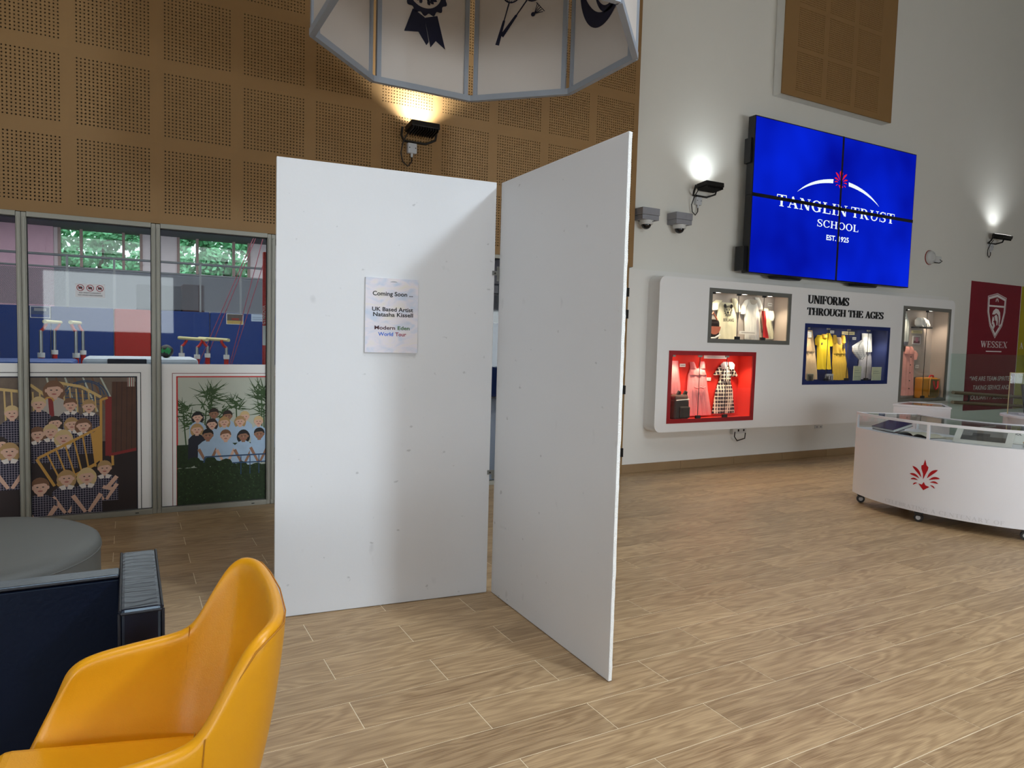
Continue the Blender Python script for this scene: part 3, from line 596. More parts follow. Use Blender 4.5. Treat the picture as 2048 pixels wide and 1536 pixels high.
    for i, h, lg, r in ((11, 3, 1, .058), (15, 3, 0, .052), (13, 3, 1, .056), (14, 0, 1, .058), (12, 1, 0, .062)):
        P.child(*H1[i], r, hairs[h], p_plaid, skin1, bool(lg), 5.2, 1.85, i != 12, 1)
    a(seg(-0.09, 0.33, -0.16, 0.24, 0.03), skin1); a(seg(-0.12, 0.225, -0.19, 0.25, 0.028), skin1)
def mural(x0, x1, label, draw, px0, px1, lines, lm, border, bm, grp):
    t = thing('mural_print', label, 'mural', (0, MY, 0), group=grp)
    MB().box(x0, x1, -0.0008, 0.001, 0.047, 1.245).build('white_film', m_film, t)
    P = Print(max(px0, x0), min(px1, x1), 0.047, 1.14); draw(P); P.build(t, -0.0010)
    b = MB()
    for k, (p, q, r, s) in enumerate(border):
        p, r = max(p, x0), min(r, x1)
        if r > p: b.mi(0).poly(R(p, q, r, s), -0.0032-0.0001*k)
    for k, (p, q, r, s) in enumerate(lines):
        p, r = max(p, x0), min(r, x1)
        if r > p: b.mi(1).poly(R(p, q, r, s), -0.0032-0.0001*k)
    b.build('printed_border', [bm, lm], t)
bd1 = [(-1.6, 1.134, 0.060, 1.144), (0.051, 0.047, 0.060, 1.144)]; ln1 = [(-1.6, 1.171, 0.088, 1.176), (0.083, 0.047, 0.088, 1.176)]
PX = lambda i: (MX[i]+0.039, MX[i+1]-0.039)
mural(*PX(1), 'left part of the plaid children mural, on the window at the picture edge', playground, -2, 0.054, ln1, p_blk, bd1, p_navy, 'mural prints on the glass')
mural(*PX(2), 'mural of smiling children in navy plaid on a playground slide with yellow rails', playground, -2, 0.054, ln1, p_blk, bd1, p_navy, 'mural prints on the glass')
H2 = [(0.512, 0.795), (0.641, 0.821), (0.751, 0.8), (0.891, 0.79), (0.625, 0.733), (0.724, 0.747), (0.852, 0.749), (1.006, 0.744), (0.507, 0.69), (0.593, 0.639), (0.735, 0.627), (0.88, 0.621), (1.012, 0.634)]
def garden(P):
    a = P.add; rr = random.Random(3)
    a(R(0.35, 0.03, 2.9, 1.14), p_wallg)
    for cx, cz, n, l in ((0.62, 0.98, 46, 0.16), (0.40, 0.86, 34, 0.12), (0.82, 0.9, 34, 0.12), (1.03, 0.99, 46, 0.17), (0.58, 0.86, 24, 0.12), (1.05, 0.85, 30, 0.13), (0.46, 0.75, 24, 0.12), (0.72, 0.82, 18, 0.1), (1.4, 0.95, 40, 0.17), (1.8, 0.9, 40, 0.17), (2.3, 0.95, 40, 0.17)):
        a(seg(cx, cz, cx+rr.uniform(-0.03, 0.03), 0.5, 0.01), p_palm)
        for k in range(n):
            an = rr.uniform(-0.5, pi+0.5); L_ = l*rr.uniform(0.4, 1.0); bx = cx+rr.uniform(-0.05, 0.05); bz = cz+rr.uniform(-0.05, 0.05)
            a(seg(bx, bz, bx+L_*cos(an), bz+L_*sin(an)*0.9, 0.012, 0.001), p_palm)
    a(R(0.35, 0.38, 2.9, 0.56), p_hedge)
    more = [(1.2+0.16*k, 0.70+0.06*(k % 2)) for k in range(10)]
    order = [(1, 2, 1), (2, 2, 1), (3, 0, 0), (0, 4, 0), (4, 2, 0), (5, 3, 0), (6, 3, 0), (7, 0, 0)]
    for i, h, tn in order: P.child(*H2[i], 0.041, hairs[h], p_shirt, skin2 if tn else skin1, i in (0, 4, 5, 6), 4.6, 1.6, False)
    for q in more: P.child(*q, 0.043, hairs[int(q[0]*10) % 5], p_shirt, skin1, False, 4.6, 1.6, False)
    P.child(*H2[8], 0.044, hairs[3], p_navy, skin1, True, 6.0, 1.6, False)
    for i, h, tn in ((9, 4, 1), (10, 1, 0), (11, 4, 1), (12, 4, 1)): P.child(*H2[i], 0.046, hairs[h], p_shirt, skin2 if tn else skin1, i == 11, 5.6, 1.75, False, 1)
    a(R(0.35, 0.03, 2.9, 0.36), p_hedge)
    for k in range(60):
        x = 0.36+0.012*k*3.5; a(ell(x, 0.40-0.12*min(1, max(0, (x-0.6)/0.6))+rr.uniform(-0.02, 0.02), 0.05, 0.035, 8), p_hedge)
    for k in range(260):
        x = rr.uniform(0.36, 2.0); z = rr.uniform(0.06, 0.38); a(seg(x, z, x+rr.uniform(-0.014, 0.014), z+rr.uniform(0.004, 0.014), 0.007), p_palm)
    a(seg(0.571, 0.449, 2.9, 0.45, 0.012), p_blue); a(seg(0.79, 0.385, 2.9, 0.37, 0.010), p_blue); a(seg(0.571, 0.449, 0.56, 0.40, 0.012), p_blue)
    for k in range(24): a(seg(0.86+0.075*k, 0.45, 0.86+0.075*k, 0.28, 0.007), p_blue)
bd2 = [(0.349, 1.134, 2.9, 1.144), (0.349, 0.047, 0.360, 1.144)]; ln2 = [(0.318, 1.166, 2.9, 1.170), (0.318, 0.047, 0.322, 1.170)]
mural(*PX(3), 'mural of pupils in light blue shirts behind a hedge, palms above, red border', garden, 0.352, 9, ln2, p_redp, bd2, p_red, 'mural prints on the glass')
mural(*PX(4), 'right part of the blue shirt pupils mural, mostly behind the left display board', garden, 0.352, 9, ln2, p_redp, bd2, p_red, 'mural prints on the glass')
def group3(P):
    a = P.add; a(R(1.9, 0.03, 5, 1.14), p_mid); a(R(1.9, 0.03, 5, 0.5), p_dk)
    for k in range(14): P.child(2.1+0.19*k, 0.72+0.07*(k % 2), 0.05, hairs[k % 5], [p_navy, p_shirt, p_redp][k % 3], skin1, False, 9, 1.7, False)
mural(*PX(5), 'mural glimpsed through the gap between the two display boards', group3, 1.9, 9, [], p_blk, [], p_blk, 'mural prints on the glass')

# no-photography sign on the second window
ns = thing('prohibition_sign', 'white no photography notice with three red circle symbols on the window', 'sign', (-0.262, 0.0145, 1.768))
MB().box(-0.1, 0.1, -0.001, 0.0, 0, 0.106).build('sheet', mat('sticker_white', srgb(222, 220, 222), 0.5), ns)
b = MB()
for cx in (-0.066, 0.0, 0.066):
    b.mi(1).poly(R(cx-0.013, 0.064, cx+0.013, 0.082), -0.0013); b.poly(ell(cx, 0.074, 0.008, 0.01, 10), -0.0014)
    for k in range(20):
        t0, t1 = 2*pi*k/20, 2*pi*(k+1)/20; b.mi(0).poly([(cx+0.026*cos(t0), 0.073+0.026*sin(t0)), (cx+0.026*cos(t1), 0.073+0.026*sin(t1)), (cx+0.021*cos(t1), 0.073+0.021*sin(t1)), (cx+0.021*cos(t0), 0.073+0.021*sin(t0))], -0.0016)
    b.poly(seg(cx-0.016, 0.089, cx+0.016, 0.057, 0.005), -0.0017)
b.build('printed_symbols', [mat('sign_red', srgb(150, 40, 50), 0.5), mat('sign_black', (0.02, 0.02, 0.025), 0.5)], ns)
link('lettering', text_mesh('NO PHOTOGRAPHY', MATS['sign_black'], 0.010, 0.15, 0.02), ns, (0, -0.0015, 0.030)); link('lettering', text_mesh('NO VIDEO RECORDING', MATS['sign_black'], 0.010, 0.165, 0.02), ns, (0, -0.0015, 0.012))
# ================================================================== DISPLAY BOARDS
def scuffed(name, col):
    m = mat(name, col, 0.55, var=0.02, scale=2.0, bump=0.04, bscale=40)
    nt = m.node_tree; n = nt.nodes; L = nt.links.new; b = n['Principled BSDF']; src = b.inputs['Base Color'].links[0].from_socket
    tc = n.new('ShaderNodeTexCoord'); prev = src
    for sc, lo, hi, ds in (((15, 15, 20), 0.70, 0.745, 0.34), ((8, 8, 5), 0.70, 0.77, 0.16)):
        mp = n.new('ShaderNodeMapping'); mp.inputs['Scale'].default_value = sc; L(tc.outputs['Object'], mp.inputs[0])
        nz = n.new('ShaderNodeTexNoise'); nz.inputs['Scale'].default_value = 1.0; nz.inputs['Detail'].default_value = 2.5; L(mp.outputs[0], nz.inputs['Vector'])
        mr = n.new('ShaderNodeMapRange'); mr.inputs[1].default_value = lo; mr.inputs[2].default_value = hi; mr.inputs[3].default_value = 0; mr.inputs[4].default_value = ds; L(nz.outputs['Fac'], mr.inputs[0])
        mx = n.new('ShaderNodeMix'); mx.data_type = 'RGBA'; mx.inputs[7].default_value = (0.16, 0.16, 0.17, 1); L(mr.outputs[0], mx.inputs[0]); L(prev, mx.inputs[6]); prev = mx.outputs[2]
    L(prev, b.inputs['Base Color']); return m
m_bd = scuffed('board_paint', srgb(219, 220, 223)); m_edge = mat('board_edge', srgb(240, 240, 238), 0.7, bump=0.6, bscale=220)
m_brk = mat('bracket_steel', srgb(128, 128, 124), 0.45, metal=0.5)
def board(name, label, loc, rz, x0, x1, y0, y1):
    t = thing(name, label, 'display board', loc, rz)
    o = MB().box(x0, x1, y0, y1, 0.002, 2.44).build('board_sheet', m_bd, t); bevel(o, 0.004, 2)
    return t
LB = board('display_board', 'white display board facing the camera with the coming soon sign on it', (1.8888, -2.7827, 0), -0.10078, -1.22, 0.0, 0.0, 0.018)
RB = board('display_board', 'white display board set at a right angle, edge towards the camera, its face in shade', (1.9154, -2.7892, 0), -1.59126, 0.0, 1.22, 0.0, 0.018)
edge = MB()
rr = random.Random(11); zs = [0.006+2.43*k/80 for k in range(81)]
vs = []
for z in zs: j = rr.uniform(-0.0012, 0.0012); vs += [(1.2215+abs(j)*0.6, 0.0005+j*0.6, z), (1.2215+abs(j), 0.0175+j, z)]
edge.add(vs, [(2*i, 2*i+1, 2*i+3, 2*i+2) for i in range(80)]); edge.build('rough_edge', m_edge, RB)
for z in (1.915, 0.735):
    c = MB().box(-0.016, 0.026, -0.006, -0.002, z-0.012, z+0.014).build('bracket_plate', m_brk, LB)
    MB().tube([(0.0, -0.009, z), (0.0, -0.005, z)], 0.005, 10).build('screw', m_hinge, c)
    c2 = MB().box(0.012, 0.03, -0.004, 0.0, z-0.044 if z > 1 else z-0.04, z+0.04 if z > 1 else z-0.012).build('bracket_plate', m_brk, LB)
sg_ = thing('notice_board', 'foam sign reading coming soon, with faint pastel artwork, on the left display board', 'sign', (1.8888, -2.7827, 0), -0.10078)
m_foam = mat('foam_edge', srgb(214, 216, 220), 0.6)
bevel(MB().box(-0.757, -0.460, -0.0095, -0.0005, 1.4385, 1.85).build('foam_panel', m_foam, sg_), 0.001, 1)
# faint pastel print
m_art = bpy.data.materials.new('pastel_art'); m_art.use_nodes = True; nt = m_art.node_tree; n = nt.nodes
tc = n.new('ShaderNodeTexCoord'); mp = n.new('ShaderNodeMapping'); mp.inputs['Scale'].default_value = (9, 9, 16); nz = n.new('ShaderNodeTexNoise'); nz.inputs['Scale'].default_value = 1.0; nz.inputs['Detail'].default_value = 4; nz.inputs['Distortion'].default_value = 1.2
cr = n.new('ShaderNodeValToRGB'); cr.color_ramp.elements[0].color = (*srgb(196, 206, 224), 1); cr.color_ramp.elements[0].position = 0.3; cr.color_ramp.elements[1].color = (*srgb(226, 220, 212), 1); cr.color_ramp.elements[1].position = 0.7
e = cr.color_ramp.elements.new(0.5); e.color = (*srgb(224, 218, 226), 1)
nt.links.new(tc.outputs['Object'], mp.inputs[0]); nt.links.new(mp.outputs[0], nz.inputs[0]); nt.links.new(nz.outputs['Fac'], cr.inputs[0]); nt.links.new(cr.outputs[0], n['Principled BSDF'].inputs['Base Color']); n['Principled BSDF'].inputs['Roughness'].default_value = 0.35
MB().box(-0.756, -0.461, -0.0102, -0.0096, 1.4395, 1.849).build('printed_sheet', m_art, sg_)
ik = mat('ink_black', srgb(22, 22, 26), 0.5); cx = -0.6075
for body, x, z, h, w, m in (('Coming Soon ...', -0.604, 1.753, 0.024, 0.226, ik), ('UK Based Artist', -0.604, 1.668, 0.023, 0.23, ik), ('Natasha Kissell', -0.601, 1.639, 0.023, 0.224, ik),
                            ('Modern', -0.647, 1.567, 0.021, 0.115, mat('ink_maroon', srgb(70, 32, 42), 0.5)), ('Eden', -0.541, 1.567, 0.021, 0.068, mat('ink_green', srgb(60, 104, 48), 0.5)),
                            ('World', -0.642, 1.532, 0.021, 0.084, mat('ink_blue', srgb(44, 104, 208), 0.5)), ('Tour', -0.557, 1.532, 0.021, 0.062, mat('ink_red', srgb(150, 30, 62), 0.5))):
    link('lettering', text_mesh(body, m, h, w, 0.022), sg_, (x, -0.0106, z))
b = MB()
b.poly(ell(-0.6, 1.828, 0.02, 0.006, 12, 0, pi), -0.0106); b.build('small_emblem', mat('ink_grey', srgb(160, 164, 172), 0.5), sg_)

# ================================================================== HANGING OCTAGON RING
m_rim = mat('ring_steel', srgb(166, 174, 186), 0.5, metal=0.1, var=0.04); m_sheet = mat('ring_sheet', srgb(222, 214, 207), 0.65, var=0.05, scale=2); m_ink = mat('ring_ink', srgb(14, 18, 52), 0.5)
RC = Vector((2.10, -2.03, 3.5)); RRAD = 1.10; SIDE = 2*RRAD*sin(pi/8); PH = 1.7
ring = thing('hanging_ring', 'octagonal hanging ring of framed grey panels with dark blue sport symbols', 'hanging display', RC)
def icon_rosette(b):
    c = (0.0, 0.80)
    sc = [(c[0]+(0.195+0.012*cos(16*t))*cos(t), c[1]+(0.195+0.012*cos(16*t))*sin(t)) for t in [2*pi*k/96 for k in range(96)]]
    inn = ell(*c, 0.145, 0.145, 96)
    for k in range(96): q = (k+1) % 96; b.add([(sc[k][0], 0, sc[k][1]), (sc[q][0], 0, sc[q][1]), (inn[q][0], 0, inn[q][1]), (inn[k][0], 0, inn[k][1])], [(0, 1, 2, 3)])
    b.poly([(-0.10, 0.63), (0.0, 0.585), (0.04, 0.40), (0.02, 0.37), (-0.05, 0.46), (-0.17, 0.44)], 0)
    b.poly([(0.0, 0.58), (0.11, 0.62), (0.185, 0.37), (0.10, 0.42), (0.055, 0.36)], 0.0002)
    for s in (-1, 1):
        for k in range(6):
            an = -pi/2+s*(0.35+0.3*k); x = c[0]+0.10*cos(an); z = c[1]+0.10*sin(an)
            b.poly([(x+0.03*cos(an+t)*(.5 if abs(sin(t)) > .5 else 1), z+0.022*sin(an+t)) for t in [2*pi*j/8 for j in range(8)]], 0)
        pts = ell(c[0], c[1], 0.082, 0.082, 14, -pi/2+0.2, -pi/2+2.0)
        for p, q in zip(pts[:-1], pts[1:]): b.poly(seg(s*p[0], p[1], s*q[0], q[1], 0.006), 0)
def racket(b, cx, cz, an, r):
    d = (cos(an), sin(an)); nrm = (-d[1], d[0])
    O = lambda u, v: (cx+d[0]*u+nrm[0]*v, cz+d[1]*u+nrm[1]*v)
    ring_ = [(r*1.25*cos(t), r*sin(t)) for t in [2*pi*k/24 for k in range(24)]]
    for k in range(24):
        p, q = ring_[k], ring_[(k+1) % 24]; b.poly([O(*p), O(*q), O(q[0]*0.9, q[1]*0.9), O(p[0]*0.9, p[1]*0.9)], 0)
    for k in range(-4, 5):
        v = r*0.2*k; u = r*1.25*sqrt(max(0, 1-(v/r)**2)); b.poly(seg(*O(-u, v), *O(u, v), 0.0035), 0)
        u2 = r*0.27*k; v2 = r*sqrt(max(0, 1-(u2/(r*1.25))**2)); b.poly(seg(*O(u2, -v2), *O(u2, v2), 0.0035), 0)
    b.poly(seg(*O(-r*1.25, 0), *O(-r*2.9, 0), 0.012, 0.01), 0); b.poly(seg(*O(-r*2.8, 0), *O(-r*5.0, 0), 0.02, 0.034), 0)
def icon_rackets(b):
    racket(b, -0.07, 0.87, radians(74), 0.09); racket(b, 0.12, 0.86, radians(52), 0.09)
    b.poly(ell(0.105, 0.655, 0.018, 0.018, 12), 0)
    for k in range(5): b.poly(seg(0.115, 0.66, 0.14+0.012*k, 0.74-0.018*k, 0.006), 0)
    b.poly(seg(0.13, 0.745, 0.2, 0.67, 0.006), 0)
def icon_swoosh(b, part):
    c = (0.0, 0.80); n = 40
    def crescent(cx, cz, rx, rz, ox, t0, t1):
        for k in range(n):
            a0 = t0+(t1-t0)*k/n; a1 = t0+(t1-t0)*(k+1)/n
            f = lambda a: ox*max(0.05, sin((a-t0)/(t1-t0)*pi))
            b.poly([(cx+rx*cos(a0), cz+rz*sin(a0)), (cx+rx*cos(a1), cz+rz*sin(a1)), (cx+(rx-f(a1))*cos(a1), cz+(rz-f(a1))*sin(a1)), (cx+(rx-f(a0))*cos(a0), cz+(rz-f(a0))*sin(a0))], 0)
    if part == 0: crescent(*c, 0.30, 0.42, 0.11, radians(170), radians(330))
    if part == 1: crescent(c[0]+0.08, c[1]+0.02, 0.2, 0.36, 0.05, radians(200), radians(350))
    if part == 2: crescent(*c, 0.30, 0.36, 0.07, radians(20), radians(160))
SW = [lambda b: icon_swoosh(b, 0), lambda b: icon_swoosh(b, 1), lambda b: icon_swoosh(b, 2)]
def icon_ball(b):
    c = (0.12, 0.95); pts = ell(*c, 0.16, 0.16, 32)
    for k in range(32): p, q = pts[k], pts[(k+1) % 32]; b.poly(seg(*p, *q, 0.016), 0)
    b.poly(ell(*c, 0.05, 0.05, 5), 0)
    for k in range(5): an = 2*pi*k/5; b.poly(seg(c[0]+0.05*cos(an), c[1]+0.05*sin(an), c[0]+0.15*cos(an), c[1]+0.15*sin(an), 0.014), 0)
icons = {2: [icon_rosette], 1: [icon_rackets], 0: SW, 3: [icon_ball], 4: [icon_rackets], 5: [icon_rosette], 6: [icon_ball], 7: SW}
for k in range(8):
    an = pi/4*k; mid = Vector((cos(an), sin(an), 0))*RRAD*cos(pi/8)
    # local frame: x along the side (viewed from the centre, left to right), -y towards the centre
    fr = bpy.data.objects.new('ring_panel', None); COL.objects.link(fr); fr.parent = ring; fr.location = mid; fr.rotation_euler = (0, 0, an-pi/2)
    w = SIDE/2
    MB().box(-w, w, -0.02, 0.02, 0, 0.045).build('bottom_rail', m_rim, fr); MB().box(-w, w, -0.02, 0.02, PH-0.045, PH).build('top_rail', m_rim, fr)
    for s in (-1, 1):
        xa, xb = sorted((s*(w-0.03), s*(w-0.065))); MB().box(xa, xb, -0.02, 0.02, 0.045, PH-0.045).build('stile', m_rim, fr)
    MB().box(-w+0.065, w-0.065, -0.004, 0.006, 0.045, PH-0.045).build('panel_sheet', m_sheet, fr)
    for ic in icons[k]: b = MB(); ic(b); b.build('printed_symbol', m_ink, fr, (0, -0.0062, 0))
for k in (1, 3, 5, 7):
    an = pi/4*k+pi/8; p = Vector((cos(an), sin(an), 0))*RRAD*0.985
    MB().tube([p+Vector((0, 0, PH)), p+Vector((0, 0, 4.0))], 0.006, 6).build('suspension_cable', m_steel, ring)

# ================================================================== WALL FLOODLIGHTS
m_blk = mat('flood_black', srgb(26, 24, 22), 0.45, metal=0.3); m_jb = mat('junction_white', srgb(200, 202, 206), 0.5); m_led = emat('led_face', (1.0, 0.98, 0.92), 3.0)
def flood(label, x, y, z, power, color, tilt=0.10):
    t = thing('wall_floodlight', label, 'floodlight', (x, y, z), group='wall floodlights')
    hd = bpy.data.objects.new('lamp_head', None); COL.objects.link(hd); hd.parent = t; hd.location = (0.02, -0.165, 0.02); hd.rotation_euler = (tilt, 0, 0)
    bevel(MB().box(-0.14, 0.14, -0.09, 0.09, -0.025, 0.03).build('housing', m_blk, hd), 0.006)
    for k in range(11): MB().box(-0.125+0.0245*k, -0.119+0.0245*k, -0.085, 0.085, -0.05, -0.024).build('cooling_fin', m_blk, hd)
    MB().box(-0.115, 0.115, -0.07, 0.07, 0.0301, 0.0325).build('led_lens', m_led, hd)
    MB().tube([(-0.16, -0.12, 0.02), (-0.16, -0.09, -0.05), (-0.11, -0.02, -0.08), (0.11, -0.02, -0.08), (0.18, -0.09, -0.05), (0.18, -0.12, 0.02)], 0.012, 8).build('bracket', m_blk, t)
    jx = -0.03
    jb_ = bevel(MB().box(jx-0.045, jx+0.045, -0.045, 0.0, -0.19, -0.095).build('junction_box', m_jb, t), 0.006)
    for q in (-1, 1): MB().tube([(jx+q*0.03, -0.049, -0.14), (jx+q*0.03, -0.044, -0.14)], 0.005, 8).build('screw', m_hinge, jb_)
    MB().tube([(jx, -0.025, -0.19), (jx, -0.025, -0.225)], 0.012, 10).build('cable_gland', m_jb, t)
    MB().tube([(jx, -0.025, -0.222), (jx-0.004, -0.03, -0.27), (jx-0.04, -0.03, -0.315), (jx-0.09, -0.03, -0.28), (jx-0.115, -0.04, -0.2), (jx-0.105, -0.07, -0.11), (jx-0.08, -0.1, -0.04)], 0.006, 8).build('cable', m_blk, t)
    l = bpy.data.lights.new('flood_beam', 'AREA'); l.shape = 'RECTANGLE'; l.size = 0.22; l.size_y = 0.13; l.energy = power; l.color = color; l.spread = radians(122)
    o = bpy.data.objects.new('flood_beam', l); COL.objects.link(o); o.parent = hd; o.location = (0, 0, 0.036); o.rotation_euler = (pi, 0, 0)
flood('black wall floodlight shining up on the perforated wood wall under the hanging ring', 2.41, 0.0, 3.455, 19, (0.86, 0.93, 1.0), -0.15)
flood('black wall floodlight left of the video wall, above the two security cameras', 6.10, 0.06, 3.40, 2.2, (0.84, 0.94, 1.0), -0.1)
flood('wall floodlight above the red banner, farthest right of the three', 12.55, 0.06, 3.40, 4.5, (0.9, 0.96, 1.0), 0.25)

# ================================================================== SECURITY CAMERAS
m_cbox = mat('camera_box_grey', srgb(142, 142, 148), 0.5); m_dome = mat('dome_black', (0.008, 0.008, 0.01), 0.08); m_cw = mat('camera_white', srgb(206, 206, 204), 0.45)
def seccam(label, x, z):
    t = thing('security_camera', label, 'security camera', (x, 0.06, z), group='dome cameras on the white wall')
    bevel(MB().box(-0.125, 0.125, -0.17, 0.0, 0.055, 0.135).build('mounting_box', m_cbox, t), 0.004); bevel(MB().box(-0.12, 0.12, -0.165, 0.0, 0.0, 0.0535).build('box_base', m_cbox, t), 0.004)
    MB().lathe([(0.072, -0.045), (0.08, -0.03), (0.082, 0.0)], 28, (0.0, -0.085)).build('camera_ring', m_cw, t)
    pr = [(0.056*cos(a), -0.046-0.052*sin(a)) for a in [pi/2*k/8 for k in range(8, -1, -1)]]; pr[0] = (0.002, pr[0][1])
    MB().lathe(pr, 28, (0.0, -0.085)).build('dome', m_dome, t)
    MB().tube([(0.03, -0.168, -0.015), (0.03, -0.160, -0.015)], 0.005, 8).build('indicator', m_hinge, t)
seccam('grey boxed dome camera beside the wood wall edge, left of the pair', 5.24, 2.93); seccam('grey boxed dome camera nearer the video wall, right of the pair', 5.74, 2.93)
al = thing('alarm_unit', 'white round alarm sounder with small switch on the wall right of the video wall', 'alarm', (10.87, 0.06, 2.96))
MB().lathe([(0.105, 0.0), (0.105, 0.03), (0.09, 0.055), (0.05, 0.07)], 28).build('sounder_body', m_cw, al, None, (radians(90), 0, 0))
MB().lathe([(0.112, 0.0), (0.112, 0.012)], 28).build('red_base', mat('alarm_red', srgb(150, 60, 50), 0.5), al, None, (radians(90), 0, 0))
bevel(MB().box(0.09, 0.27, -0.04, 0.0, -0.07, 0.03).build('switch_plate', m_cw, al), 0.008); MB().tube([(0.22, -0.04, -0.02), (0.27, -0.05, -0.04), (0.2, -0.045, -0.075), (0.08, -0.04, -0.07)], 0.006, 6).build('wire', m_hinge, al)

# ================================================================== ACOUSTIC PANEL ON THE WHITE WALL
ap = thing('acoustic_panel', 'tan perforated acoustic panel hung high on the white wall above the video wall', 'wall panel', (7.25, 0.055, 4.72))
m_apw = mat('panel_white_back', srgb(225, 224, 220), 0.6)
MB().box(0.03, 2.26, -0.15, 0.0, 0.012, 2.2).build('white_backing', m_apw, ap)
pt2 = perforated(0.585, 0.545, 19, 0.0262, 0.0058, 0.012).mesh('perforated_panel', m_woodpanel)
fr = MB(); fr.box(0.0, 0.20, -0.165, -0.15, 0.0, 2.2); fr.box(0.20+3*0.585, 2.23, -0.165, -0.15, 0.0, 2.2); fr.box(0.20, 0.20+3*0.585, -0.165, -0.15, 0.0, 0.05); fr.box(0.2, 0.2+3*0.585, -0.165, -0.15, 0.05+3*0.545, 2.2)
fr.build('panel_border', m_woodpanel, ap)
MB().box(0.20, 0.20+3*0.585, -0.152, -0.1505, 0.05, 0.05+3*0.545).build('dark_backing', m_dark, ap)
for i in range(3):
    for j in range(3): link('perforated_panel', pt2, ap, (0.20+i*0.585, -0.165, 0.05+j*0.545))

# ================================================================== VIDEO WALL
m_bez = mat('bezel_black', (0.006, 0.006, 0.008), 0.35); m_scr = emat('screen_blue', (0.003, 0.010, 0.52), 1.0); m_tw = emat('screen_white', (0.86, 0.95, 1.0), 1.0); m_tr = emat('screen_red', srgb(220, 30, 50), 1.0)
# screen blue varies at random between a deeper and a brighter tone
nt = m_scr.node_tree; n = nt.nodes; tc = n.new('ShaderNodeTexCoord'); nz = n.new('ShaderNodeTexNoise'); nz.inputs['Scale'].default_value = 0.9; nt.links.new(tc.outputs['Object'], nz.inputs[0])
cr = n.new('ShaderNodeValToRGB'); cr.color_ramp.elements[0].position = 0.3; cr.color_ramp.elements[0].color = (*srgb(4, 14, 150), 1); cr.color_ramp.elements[1].position = 0.7; cr.color_ramp.elements[1].color = (*srgb(6, 36, 214), 1)
nt.links.new(nz.outputs['Fac'], cr.inputs[0]); nt.links.new(cr.outputs[0], n['Emission'].inputs[0])
vw = thing('video_wall', 'blue two by two video wall showing the white school name and a red leaf logo', 'video wall', (8.39, 0.06, 2.43))
X0, X1, Z0, Z1, ZM, XM = 6.75, 10.03, 2.43, 4.35, 3.393, 8.404; ox, oz = 8.39, 2.43
for a, b_ in ((X0, XM), (XM, X1)):
    for c, d in ((Z0, ZM), (ZM, Z1)):
        sc_ = bevel(MB().box(a-ox+0.001, b_-ox-0.001, -0.23, -0.12, c-oz+0.001, d-oz-0.001).build('screen_unit', m_bez, vw), 0.003, 1)
        MB().box(a-ox+0.014, b_-ox-0.014, -0.2315, -0.2300, c-oz+0.014, d-oz-0.014).build('screen_panel', m_scr, sc_)
MB().box(-1.45, 1.45, -0.12, 0.0, 0.3, 1.6).build('mounting_frame', m_bez, vw); MB().box(-1.70, -1.62, -0.2, -0.06, 0.03, 0.33).build('controller_box', m_bez, vw); MB().box(-1.665, -1.62, -0.2, -0.1, 1.35, 1.65).build('controller_box', m_bez, vw)
for q in (-0.85, 0.75): MB().lathe([(0.28, -0.03), (0.34, 0.02)], 24).build('speaker_foot', m_bez, vw, (q, -0.12, 0.0)).scale = (1, 0.28, 1)
YS = -0.2325
def arcband(b, pts_o, pts_i):
    for k in range(len(pts_o)-1): b.poly([pts_o[k], pts_o[k+1], pts_i[k+1], pts_i[k]], YS)
def bez(p0, p1, p2, n=14): return [((1-t)**2*p0[0]+2*t*(1-t)*p1[0]+t*t*p2[0], (1-t)**2*p0[1]+2*t*(1-t)*p1[1]+t*t*p2[1]) for t in [k/n for k in range(n+1)]]
S_ = lambda x, z: (x-ox, z-oz)
b = MB(); arcband(b, bez(S_(7.552, 3.515), S_(7.80, 3.72), S_(8.244, 3.765)), bez(S_(7.552, 3.515), S_(7.84, 3.685), S_(8.241, 3.712)))
arcband(b, bez(S_(8.557, 3.765), S_(8.97, 3.72), S_(9.236, 3.515)), bez(S_(8.561, 3.712), S_(8.93, 3.68), S_(9.236, 3.515))); b.build('logo_arc', m_tw, vw)
def emblem(s):
    """leaf emblem in a box about 1 wide (x -.5.. .5) and 1.05 tall"""
    L_ = [[(0, 0.55), (0.055, 0.36), (0.12, 0.30), (0.105, 0.20), (0.045, 0.06), (-0.03, -0.14), (-0.045, 0.06), (-0.11, 0.22), (-0.115, 0.32), (-0.05, 0.36)],
          [(0, -0.22), (0.06, -0.32), (0.19, -0.355), (0.0, -0.50), (-0.18, -0.30), (-0.06, -0.32)]]
    def leaf(x0, z0, x1, z1, w, bend): 
        dx, dz = x1-x0, z1-z0; l = sqrt(dx*dx+dz*dz); nx, nz = -dz/l, dx/l; a = []; c = []
        for k in range(9):
            t = k/8; wd = w*sin(pi*t)**0.8*(0.55+0.6*t); bx = bend*sin(pi*t)
            a.append((x0+dx*t+nx*(bx+wd), z0+dz*t+nz*(bx+wd))); c.append((x0+dx*t+nx*(bx-wd*0.7), z0+dz*t+nz*(bx-wd*0.7)))
        return a+c[::-1]
    for sx in (-1, 1):
        for q in ((0.09, -0.08, 0.42, 0.26, 0.07, 0.03), (0.15, -0.13, 0.50, -0.02, 0.055, 0.035), (0.19, -0.2, 0.46, -0.20, 0.04, 0.03), (0.2, -0.29, 0.36, -0.38, 0.03, 0.02)):
            p = leaf(*q); L_.append([(sx*u, v) for u, v in p])
    return [[(u*s, v*s) for u, v in p] for p in L_]
b = MB()
for k, p in enumerate(emblem(0.28)): b.poly([(u+8.397-ox, v+3.79-oz) for u, v in p], YS-0.0001*k)
b.build('logo_leaf', m_tr, vw)
